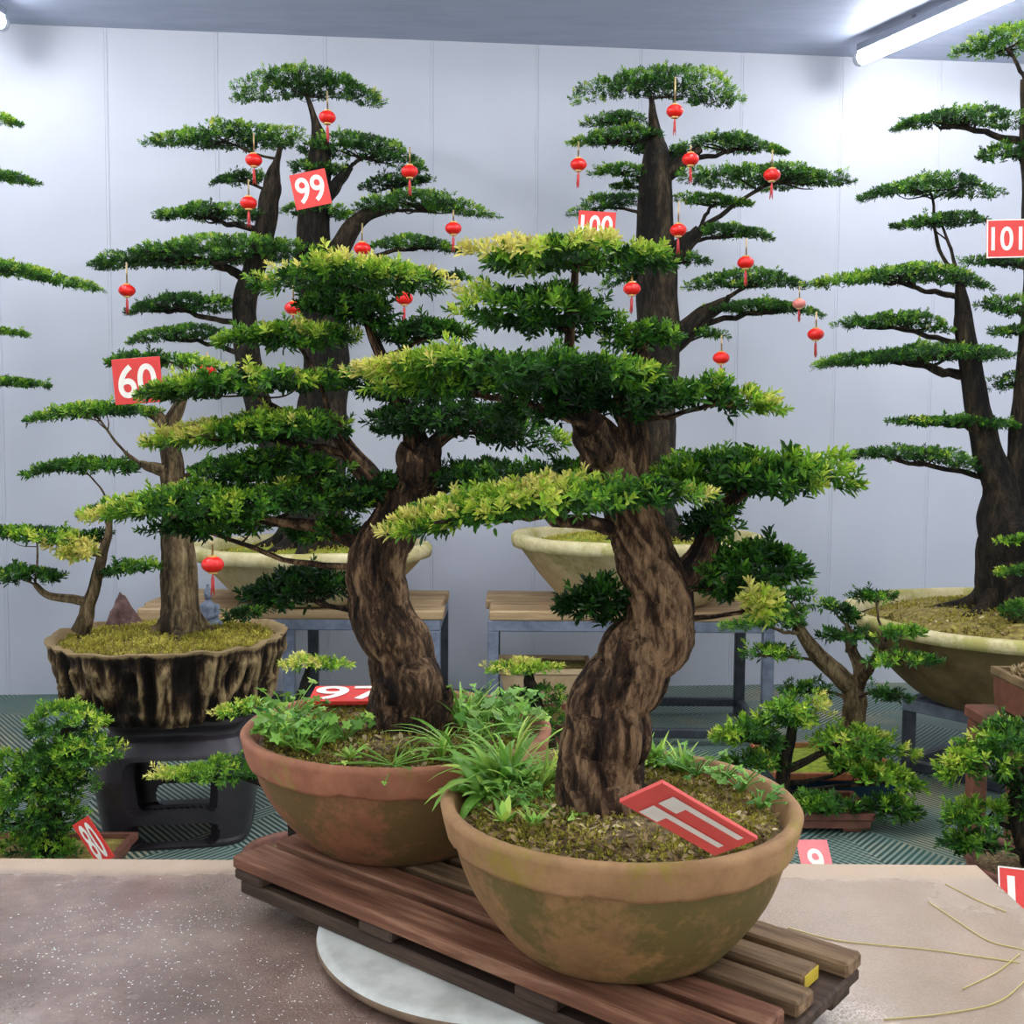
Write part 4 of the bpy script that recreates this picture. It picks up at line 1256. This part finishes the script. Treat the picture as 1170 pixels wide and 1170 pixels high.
V, Fs = lathe(prof, 288, c60, barkfn); mb = MB(); mb.add(V, Fs, att.ravel())
top = V.reshape(NP, 288, 3)[-1]
inner = top.copy(); cc = c60[:2]
inner[:, :2] = cc + (inner[:, :2] - cc) * 0.93; inner2 = inner.copy(); inner2[:, 2] -= 0.03; inner2[:, :2] = cc + (inner2[:, :2] - cc) * 0.97
i = np.arange(288); j = (i + 1) % 288
mb.add(np.vstack([top, inner, inner2]), [np.stack([i, j, 288 + j, 288 + i], -1), np.stack([288 + i, 288 + j, 576 + j, 576 + i], -1)], 0.35)
bot = V.reshape(NP, 288, 3)[0]
mb.add(bot, [np.arange(288)[::-1][None]], 0)
mb.build('pot', M_barkpot, root, off, True, 'ridge')
s60 = c60 + [0, 0, hP - 0.022]; r60 = rP * 0.92
soil_disc(root, s60, r60, M_mosssoil, 0.025)
moss_tufts(root, s60, r60, 0.025, 1800, 0.016, M_moss, 'moss', t0=0.6)
make_tree(root, Y6, [
    [(206, 722, 24), (205, 690, 21), (203, 640, 19), (201, 590, 16), (198, 545, 13), (196, 512, 11), (198, 482, 9), (207, 458, 6), (213, 430, 3.5), (205, 412, 2)],
    [(198, 500, 9), (182, 478, 7), (165, 470, 4)], [(198, 540, 9), (178, 535, 7), (160, 530, 4)],
    [(92, 722, 11, -0.03), (98, 702, 9, -0.03), (108, 670, 7, -0.03), (116, 635, 6, -0.03), (124, 605, 4, -0.03), (122, 590, 3, -0.03)],
    [(102, 688, 5.5, -0.03), (80, 684, 5, -0.03), (55, 680, 4, -0.03), (40, 668, 3, -0.03)],
], [
    pad(110, 412, 252, 418, 8, 6, yr=0.2, yc=0.3), pad(25, 477, 190, 468, 8, 6, yl=0.15, t=0.05), pad(25, 541, 166, 532, 9, 9),
    pad(205, 540, 330, 528, 11, 6, t=-0.1),
    pad(112, 654, 190, 645, 8, 3, dy=-0.03), pad(85, 588, 135, 582, 8, 2, yl=0.3, dy=-0.03), pad(-30, 606, 110, 622, 9, 5, dy=-0.05, yt=0.2, yr=0.8, yc=0.3), pad(-30, 660, 78, 658, 11, 4, dy=-0.05, t=-0.1),
    pad(82, 615, 128, 610, 9, 0, dy=0.0, t=-0.1), pad(255, 706, 310, 698, 9, 2, dy=0.12, t=-0.15, nobr=1),
    pad(52, 625, 112, 630, 14, -4, dy=-0.08, t=0.72, lk=1.3),
], ll=0.022, dens=0.52, fine=True, tint=0.38, bark=M_barkp, amp=0.06, depth_k=0.5, roots=5)

# rock and figurine in the bark pot
rb = PZ(143, 716, s60[2] + 0.006)
bm = bmesh.new(); bmesh.ops.create_icosphere(bm, subdivisions=4, radius=1.0)
V = np.array([v.co for v in bm.verts]); bm.verts.index_update(); Fi = np.array([[v.index for v in f.verts] for f in bm.faces]); bm.free()
rs = Y6 / F
d = 1 + 0.22 * vnoise(V * 1.6 + 4) + 0.08 * vnoise(V * 5)
Vr = V * d[:, None]
zf_ = np.clip((Vr[:, 2] + 0.2) / 1.2, 0, 1)
Vr = np.c_[(Vr[:, 0] * 25 * (1 - 0.72 * zf_) - 5 * zf_) * rs, Vr[:, 1] * 17 * (1 - 0.6 * zf_) * rs, np.maximum(Vr[:, 2], -0.15) * 42 * rs]
o = MB().add(Vr + rb, [Fi]).build('rock', M_rock, None, rb, False); o.location = rb
tag(o, 'pointed purple brown rock standing on moss in the bark textured pot', 'rock')
fb = PZ(238, 716, s60[2] + 0.008)
root = thing('figurine', 'small blue grey stone figurine seated on moss beside the numbered 60 trunk', 'figurine', fb)
m = MB(); k = rs
V, Fs = lathe([(0.001, 0), (15 * k, 0), (16.5 * k, 3 * k), (14 * k, 8 * k), (11.5 * k, 15 * k), (10.5 * k, 22 * k), (10.5 * k, 26 * k), (7 * k, 30 * k), (3.6 * k, 32 * k), (3.2 * k, 34 * k)], 40, fb,
              lambda T, R, Z: (R * (1 + 0.07 * np.sin(7 * T + Z * 90) * np.clip(1 - Z / (30 * k), 0, 1)), Z), sy=0.8)
m.add(V, Fs)
for s in (-1, 1):                                            # robed arms folded to the lap and crossed knees
    m.add(*tube(catmull(np.array([fb + [s * 9 * k, 0, 27 * k], fb + [s * 12 * k, -4 * k, 17 * k], fb + [s * 2 * k, -11 * k, 12 * k]]), 10), np.linspace(4, 2.6, 10) * k, 10)[:2])
    m.add(*tube(catmull(np.array([fb + [s * 6 * k, 0, 4 * k], fb + [s * 15 * k, -7 * k, 4.5 * k], fb + [s * 1 * k, -13 * k, 3.5 * k]]), 10), np.linspace(5, 3.5, 10) * k, 10)[:2])
m.build('robed_body', M_statue, root, fb)
V, Fs = lathe([(0.001, 33 * k), (3.6 * k, 34 * k), (5.0 * k, 38 * k), (5.1 * k, 42 * k), (4.2 * k, 46 * k), (2.4 * k, 48 * k), (2.0 * k, 50 * k), (2.2 * k, 51.5 * k), (0.001, 53 * k)], 24, fb)
m = MB(); m.add(V, Fs)
m.add(*tube(np.stack([fb + [0, -5.0 * k, 42 * k], fb + [0, -6.0 * k, 39.5 * k]]), np.array([0.6, 1.0]) * k, 8)[:2]); m.build('head', M_statue, root, fb)
m = MB(); m.add(*rbox(fb + [-9 * k, -2 * k, 2 * k], (30 * k, 18 * k, 5 * k), 1.5 * k)); m.build('base', M_statue, root, fb)

# ---------------------------------------------------------------- small pots and trees


def rect_pot(root, c, sx, sy, h, mat, rim_mat, rz=0.0, taper=0.86, feet=True, soil=M_mosssoil):
    off = np.array(root.location); c = np.asarray(c, float)
    ft = 0.02 if feet else 0.0
    ca, sa = math.cos(rz), math.sin(rz)

    def ring(hx, hy, z): return np.array([[x * ca - y * sa + c[0], x * sa + y * ca + c[1], c[2] + z] for x, y in ((-hx, -hy), (hx, -hy), (hx, hy), (-hx, hy))])
    t = 0.02
    rings = [ring(sx / 2 * taper, sy / 2 * taper, ft), ring(sx / 2 * 0.95, sy / 2 * 0.95, h - 0.03), ring(sx / 2 * 0.95 - t, sy / 2 * 0.95 - t, h - 0.03)]
    i = np.arange(4); j = (i + 1) % 4
    m = MB(); m.add(np.vstack(rings[:2]), [np.stack([i, j, 4 + j, 4 + i], -1), np.array([[3, 2, 1, 0]])])
    body = m.build('pot', mat, root, off, False)
    m = MB(); R2 = [ring(sx / 2 * 0.95, sy / 2 * 0.95, h - 0.03), ring(sx / 2, sy / 2, h - 0.022), ring(sx / 2, sy / 2, h), ring(sx / 2 - t, sy / 2 - t, h), ring(sx / 2 - t, sy / 2 - t, h - 0.03)]
    fs = [np.stack([4 * k + i, 4 * k + j, 4 * k + 4 + j, 4 * k + 4 + i], -1) for k in range(4)]
    m.add(np.vstack(R2), fs); m.build('rim', rim_mat, body, off, False)
    if feet:
        for qx in (-1, 1):
            for qy in (-1, 1):
                x = qx * sx * 0.36; y = qy * sy * 0.34
                m = MB(); m.add(*rbox((c[0] + x * ca - y * sa, c[1] + x * sa + y * ca, c[2] + ft / 2), (sx * 0.13, sy * 0.13, ft), 0.003, rz)); m.build('foot', mat, root, off, False)
    m = MB(); S = 14
    u = np.linspace(-1, 1, S); X, Yy = np.meshgrid(u, u)
    z = h - 0.018 + 0.02 * (1 - X ** 2) * (1 - Yy ** 2) + 0.006 * vnoise(np.stack([X * 3, Yy * 3, X * 0 + c[0]], -1))
    x = X * (sx / 2 - t); y = Yy * (sy / 2 - t)
    V = np.stack([x * ca - y * sa + c[0], x * sa + y * ca + c[1], c[2] + z], -1).reshape(-1, 3)
    a = np.arange(S - 1)[:, None] * S + np.arange(S - 1)[None]
    m.add(V, [np.stack([a, a + 1, a + S + 1, a + S], -1).reshape(-1, 4)]); m.build('soil', soil, root, off)


# low bush at the left, in a tray
c = np.array([P(70, 980, 3.3)[0], 3.3, 0.0])
root = thing('potted_bonsai', 'dense low bushy bonsai in a purple clay tray behind the table at the left', 'bonsai tree', c)
trc = PZ(152, 957, 0.10)
rect_pot(root, (trc[0] - 0.27, 3.34, 0), 0.54, 0.34, 0.10, M_tray, M_tray)
make_tree(root, 3.28, [[(55, 985, 13), (62, 945, 11), (50, 900, 9), (70, 860, 7), (75, 830, 4)]], [
    pad(28, 832, 128, 826, 24, 4, yr=0.35, yc=0.3, t=0.05), pad(18, 866, 142, 862, 20, 4, yr=0.4, yc=0.5), pad(-30, 895, 112, 892, 30, 5, yl=0.1),
    pad(-40, 935, 100, 935, 32, 4), pad(0, 968, 92, 968, 18, 3, yl=0.2), pad(20, 875, 95, 905, 24, 0, t=-0.1)], ll=0.022, dens=0.6, tint=0.44, depth_k=0.7, twigs=9)
# its leaning sign
number_sign('narrow red sign leaning in the tray of the low left bush', face_sign(3.12, (112, 990), (130, 979), (101, 932), (83, 943)), '80', fx=0.7, fy=0.84)

# small pale green tree behind the reddish pot
c = np.array([P(340, 900, 2.75)[0], 2.75, 0.0])
root = thing('potted_bonsai', 'small bonsai with flat lime green pads in a round pot behind the reddish pot', 'bonsai tree', c)
collar_pot(root, c, 0.10, 0.145, 0.34, 0.05, M_tray, M_tray)
soil_disc(root, c + [0, 0, 0.315], 0.125, M_soil, 0.015)
make_tree(root, 2.75, [[(342, 982, 10), (338, 930, 9), (344, 880, 8), (340, 830, 7), (346, 790, 6), (352, 765, 3)], [(340, 915, 6), (300, 895, 5), (270, 885, 3)], [(340, 840, 5), (310, 820, 3)]], [
    pad(316, 760, 398, 757, 8, 4, t=0.32, yt=0.25), pad(238, 815, 310, 806, 7, 4, t=0.3, yl=0.25), pad(176, 886, 305, 884, 14, 8, t=0.15, yl=0.4),
    pad(300, 815, 350, 810, 9, 3, t=0.0)], ll=0.018, dens=0.5, tint=0.35, depth_k=0.6)

# small tree in front of the middle stand, beige planter under the stand
c = np.array([P(612, 820, 4.45)[0], 4.45, 0.0])
root = thing('potted_bonsai', 'small bonsai with one lime green top pad between the two front trunks', 'bonsai tree', c)
rect_pot(root, c, 0.42, 0.30, 0.27, M_tray, M_tray)
make_tree(root, 4.45, [[(614, 815, 9), (612, 800, 8), (606, 780, 7), (604, 765, 4)]], [
    pad(549, 763, 646, 762, 6, 3, t=0.35, yt=0.2), pad(568, 800, 655, 798, 13, 4, t=-0.1, yr=0.4, yc=0.5), pad(580, 836, 668, 830, 18, 3, t=0.0, dy=-0.12), pad(540, 812, 600, 815, 10, 3, t=-0.15), pad(560, 850, 640, 850, 12, 3, dy=-0.14)],
    ll=0.022, dens=0.5, tint=0.35, depth_k=0.6)
c = np.array([P(622, 780, 5.15)[0], 5.15, 0.0])
root = thing('planter', 'beige plaster planter on the floor beneath the plank stand of tree 100', 'planter', c)
rect_pot(root, c, 0.44, 0.34, float(P(622, 764, 5.0)[2]), M_beige, M_beige, taper=0.6, feet=False)

# forked tree in a blue pot, right
a = PZ(886, 884, 0.13); b = PZ(1020, 872, 0.13)
c = np.array([(a[0] + b[0]) / 2, a[1] + 0.22, 0.0])
root = thing('potted_bonsai', 'small forked bonsai with pale bare limbs in an orange rimmed blue pot', 'bonsai tree', c)
rect_pot(root, c, b[0] - a[0], 0.44, 0.13, M_bluepot, M_orange, soil=M_mossgreen)
YB = c[1]
make_tree(root, YB, [
    [(974, 852, 15), (976, 825, 13), (977, 800, 13), (972, 785, 11), (955, 768, 10), (935, 748, 9), (920, 728, 7), (908, 705, 5), (903, 690, 3)],
    [(976, 795, 9), (984, 768, 8), (975, 745, 6), (972, 720, 4)], [(985, 775, 7, -0.02), (1000, 752, 5, -0.2), (1010, 735, 4, -0.35)], [(972, 745, 6), (970, 730, 5), (968, 715, 3)],
], [
    pad(825, 716, 918, 708, 9, 5, t=0.05), pad(884, 682, 936, 682, 9, 3), pad(893, 706, 925, 704, 12, 0, t=-0.1), pad(840, 747, 915, 748, 8, 5, t=-0.05),
    pad(925, 692, 978, 698, 7, 5, t=-0.05), pad(933, 724, 1000, 728, 8, 3, t=-0.05), pad(966, 681, 1032, 682, 6, 3, t=-0.05, dy=-0.3), pad(1000, 725, 1066, 722, 7, 3, t=0.05, dy=-0.48),
    pad(994, 754, 1080, 755, 8, 4, t=0.05, dy=-0.5), pad(988, 790, 1046, 800, 6, 3, t=-0.1, dy=-0.35), pad(893, 789, 955, 788, 7, 3, t=-0.15), pad(958, 705, 985, 705, 9, 0, t=-0.1)],
    ll=0.027, dens=0.45, tint=0.36, bark=M_barkp, amp=0.05, twigs=5)

# bright bush in a low purple tray
a = PZ(1000, 954, 0.0)
c = np.array([a[0] - 0.26, a[1] + 0.13, 0.0])
root = thing('potted_bonsai', 'bright green low spreading bonsai in a shallow purple tray right of the nearest pot', 'bonsai tree', c)
rect_pot(root, c, 0.52, 0.26, 0.075, M_tray, M_tray, taper=0.94)
make_tree(root, c[1], [[(896, 925, 9), (895, 895, 8), (898, 868, 7), (904, 840, 6), (906, 822, 3)], [(898, 880, 5), (930, 865, 4), (960, 850, 3)]], [
    pad(860, 818, 958, 816, 22, 8, yr=0.35, yc=0.2, t=0.15), pad(808, 840, 900, 846, 20, 6, yl=0.4, yc=0.2, t=0.1), pad(922, 850, 1042, 860, 18, 6, yr=0.2, t=0.06), pad(940, 872, 1010, 880, 12, 3, t=0.0),
    pad(970, 882, 1062, 900, 13, 6, t=0.08, dy=-0.08), pad(900, 918, 990, 922, 16, 5, t=0.05, dy=-0.12), pad(985, 920, 1060, 932, 18, 5, t=0.03, dy=-0.1), pad(815, 868, 905, 870, 9, 3, t=0.1)],
    ll=0.034, dens=0.55, tint=0.42, depth_k=0.65)
number_sign('faded pink sign on the floor mat behind the nearest pot rim', [PZ(913, 1012, 0.02), PZ(951, 1012, 0.02), PZ(951, 960, 0.12), PZ(917, 960, 0.12)], '9', fx=0.5, fy=0.6, red=M_pink)

# right foreground tree in a round brown pot
YD = 2.85
c = np.array([P(1192, 950, YD)[0], YD, 0.0])
root = thing('potted_bonsai', 'bonsai with spiky bright leaves in a dark brown pot cut off at the right', 'bonsai tree', c)
hD = float(P(1180, 985, YD)[2])
collar_pot(root, c, 0.15, 0.19, hD, 0.05, M_tray, M_tray)
soil_disc(root, c + [0, 0, hD - 0.025], 0.165, M_soil, 0.015)
make_tree(root, YD, [[(1180, 990, 12), (1168, 955, 10), (1160, 920, 9), (1172, 885, 7), (1178, 860, 4)]], [
    pad(1060, 882, 1172, 868, 24, 8, t=0.12, yl=0.2), pad(1098, 852, 1230, 852, 24, 8, t=0.1), pad(1066, 936, 1160, 930, 15, 5, t=0.08), pad(1072, 964, 1160, 962, 14, 3, t=-0.06), pad(1150, 925, 1240, 930, 18, 4, t=0.05), pad(1135, 895, 1230, 895, 16, 2)],
    ll=0.028, dens=0.55, tint=0.38, depth_k=0.65)
number_sign('bright red sign showing 10 beyond the right corner of the table', [PZ(1138, 1045, 0.22), PZ(1215, 1055, 0.22), PZ(1217, 998, 0.32), PZ(1144, 990, 0.32)], '10', border=True, fx=0.72, fy=0.66)

M_standbrown = pot_mat('brown_clay', lin(124, 76, 56), lin(84, 52, 40), lin(70, 58, 42), 0.25, 8, 0.65)
# brown stand with a small square pot
YE = 3.25
p0 = P(1110, 850, YE); zt = float(P(1130, 836, YE)[2])
cx = p0[0] + 0.30
root = thing('plant_stand', 'brown clay four legged stand carrying a small square pot at the right', 'plant stand', (cx, YE + 0.17, 0))
off = np.array(root.location)
m = MB(); m.add(*rbox((cx, YE + 0.17, zt - 0.02), (0.36, 0.36, 0.04), 0.006)); m.build('top_slab', M_standbrown, root, off, False)
for qx in (-1, 1):
    for qy in (-1, 1):
        m = MB(); m.add(*rbox((cx + qx * 0.145, YE + 0.17 + qy * 0.145, (zt - 0.04) / 2), (0.055, 0.055, zt - 0.04), 0.008)); m.build('leg', M_standbrown, root, off, False)
sqx = P(1138, 800, YE)[0]
c = np.array([sqx + 0.22, YE + 0.15, zt])
root = thing('planter', 'small square brown clay planter of dry moss on the brown stand', 'planter', c)
rect_pot(root, c, 0.24, 0.24, float(P(1150, 782, YE)[2]) - zt, M_standbrown, M_mudpot, taper=0.9)
soil_c = c + [0, 0, float(P(1150, 782, YE)[2]) - zt - 0.015]
moss_tufts(root, soil_c, 0.10, 0.02, 160, 0.03, M_litter, 'dry_moss', t0=0.6)

# ---------------------------------------------------------------- lanterns
LS = 0.036            # half width


def lantern_parts(root, body_mat, string_len):
    k = LS
    t = np.linspace(-1, 1, 17); pr = [(max(k * math.sqrt(max(0, 1 - (x * 0.93) ** 2)), 0.001), 0.72 * k * x) for x in t]
    m = MB(); m.add(*lathe(pr, 48, (0, 0, 0), lambda T, R, Z: (R * (1 + 0.035 * np.abs(np.sin(6 * T))), Z))); m.build('lantern_body', body_mat, root)
    for z in (0.74 * k, -0.74 * k):
        m = MB(); m.add(*lathe([(0.001, z - 0.1 * k), (0.42 * k, z - 0.1 * k), (0.42 * k, z + 0.1 * k), (0.001, z + 0.1 * k)], 20, (0, 0, 0))); m.build('cap', M_gold, root, (0, 0, 0), False)
    m = MB(); m.add(*tube(np.array([[0.05 * k, 0, 0.8 * k], [0, 0, 0.8 * k + 1.0]]), 0.0035, 6)[:2], ); o = m.build('string', M_string, root, (0, 0, 0.8 * k))
    o.location = (0, 0, 0.8 * k); o.scale = (1, 1, string_len)
    m = MB(); m.add(*tube(np.array([[0, 0, -0.8 * k], [0, 0, -1.1 * k], [0.02 * k, 0, -1.3 * k], [0.08 * k, 0, -2.3 * k]]), np.array([0.05, 0.1, 0.16, 0.13]) * k, 10)[:2])
    for q in range(6):
        a = q * 1.047; m.add(*tube(np.array([[0.1 * k * math.cos(a), 0.1 * k * math.sin(a), -1.3 * k], [0.08 * k + 0.16 * k * math.cos(a), 0.16 * k * math.sin(a), -(2.5 + 0.2 * (q % 3)) * k]]), 0.05 * k, 5)[:2])
    m.build('tassel', M_tassel, root)


LAN = [  # px, py, depth, string top, label
    (374, 134, 4.88, 104, 'red lantern hanging under the crown of tree 99'),
    (290, 183, 4.88, 152, 'red lantern on the second layer of tree 99 above another lantern'),
    (284, 232, 4.88, 205, 'lower of two red lanterns in line at the thinner trunk of tree 99'),
    (468, 196, 4.88, 168, 'red lantern at the end of the second right branch of tree 99'),
    (414, 284, 4.88, 255, 'red lantern right of the number 99 trunk over the lime green pad'),
    (518, 261, 4.95, 240, 'red lantern under the tip of the right branch of tree 99'),
    (145, 332, 4.95, 300, 'red lantern under the longest left branch of tree 99'),
    (335, 352, 4.70, 320, 'red lantern in front of the trunk of tree 99 under the lime green pad'),
    (462, 341, 4.70, 322, 'red lantern by the lime green pad, between the two big trees'),
    (237, 422, 4.70, 402, 'red lantern half hidden beside the sign numbered 60'),
    (243, 645, 3.62, 606, 'largest looking red lantern hanging just above the grey figurine'),
    (771, 127, 4.88, 88, 'red lantern on a tan string under the crown of tree 100'),
    (661, 188, 5.0, 162, 'red lantern under the left tip of tree 100'),
    (789, 182, 4.88, 166, 'red lantern beside the upper trunk of tree 100'),
    (882, 200, 4.88, 172, 'red lantern in front of the longest right branch of tree 100'),
    (775, 263, 4.88, 230, 'red lantern on a tan string at the middle of trunk 100'),
    (722, 330, 4.70, 290, 'red lantern beneath the top pad of the nearest bonsai'),
    (852, 300, 4.95, 272, 'red lantern under the fourth right branch of tree 100'),
    (913, 347, 5.0, 322, 'faded pale red lantern at a low right branch tip of tree 100'),
    (932, 382, 5.0, 356, 'red lantern hanging alone lowest and farthest right of tree 100'),
    (824, 409, 4.95, 383, 'red lantern hanging above the yellow tipped right branch of the nearest bonsai'),
]
proto = None
for (px, py, Y, ys, lab) in LAN:
    p = P(px, py, Y); sl = float(P(px, ys, Y)[2] - p[2]) - 0.8 * LS
    if 'faded' in lab:
        r = thing('lantern', lab, 'lantern', p, 'red lanterns hanging in the trees'); lantern_parts(r, M_lpale, sl); r.scale = (0.8,) * 3
        continue
    if proto is None:
        proto = thing('lantern', lab, 'lantern', p, 'red lanterns hanging in the trees'); lantern_parts(proto, M_lred, sl)
        continue
    r = proto.copy(); COL.objects.link(r); r.location = [float(x) for x in p]; r['label'] = lab
    r.rotation_euler = (0, 0, float(RNG.random() * 6))
    for ch in proto.children:
        cc_ = ch.copy(); COL.objects.link(cc_); cc_.parent = r
        if ch.name.startswith('string'): cc_.scale = (1, 1, sl)

# ---------------------------------------------------------------- debris and painted droplet glints on the table
n = 9000
x = RNG.uniform(-0.85, 0.1, n); y = RNG.uniform(0.95, yb - 0.02, n)
kp = (vnoise(np.c_[x * 7, y * 7, x * 0]) + RNG.normal(0, 0.4, n) > 0.25) & (np.hypot(x - dc[0], y - dc[1]) > R_ + 0.01)
x = x[kp]; y = y[kp]; n = len(x)
m = MB(); d = nrm(np.c_[RNG.normal(0, 1, (n, 2)), np.zeros(n)])
V, Fq, k = leaf_batch(np.c_[x, y, np.full(n, TZ + 0.0012)], d, np.tile([0, 0, 1.0], (n, 1)), RNG.uniform(0.0012, 0.0042, n), RNG.uniform(0.0007, 0.0024, n), False)
m.add(V, [Fq], np.repeat(RNG.choice([0.05, 0.7, 1.0, 1.0], n), k))
o = m.build('chips_and_glints', M_chipglint, None, (0, 0, 0), False, 'tint')
tag(o, 'fine pale chips, grit and painted water glints scattered over the left half of the wet table', 'debris', kind='stuff')
M_straw = plain('dry_straw', lin(206, 186, 110), 0.7)
SPX = [[(900, 1060), (960, 1075), (1060, 1085), (1165, 1100)], [(1060, 1030), (1090, 1050), (1130, 1075), (1170, 1085)], [(1010, 1165), (1080, 1158), (1140, 1145), (1172, 1120)],
       [(1100, 1130), (1140, 1110), (1165, 1090)], [(1080, 1010), (1120, 1030), (1150, 1042)]]
LABS = ['long dry straw lying across the right end of the table', 'bent dry straw near the right edge of the table top', 'curved dry straw nearest the viewer on the right table corner',
        'short dry straw by the curved one on the right table corner', 'short dry straw near the back right corner of the table']
for q, lb in zip(SPX, LABS):
    pts = np.array([PZ(a, b, TZ + 0.0014) for a, b in q]); c0 = pts.mean(0)
    o = MB().add(*tube(catmull(pts, 24), 0.0008, 6)[:2]).build('straw', M_straw, None, c0); o.location = c0
    tag(o, lb, 'straw')

# ---------------------------------------------------------------- render settings
vs = scene.view_settings
vs.view_transform = 'Standard'; vs.look = 'None'; vs.gamma = 1.0; vs.use_curve_mapping = False
vs.exposure = 1.33
scene.cycles.use_denoising = True
scene.cycles.max_bounces = 8
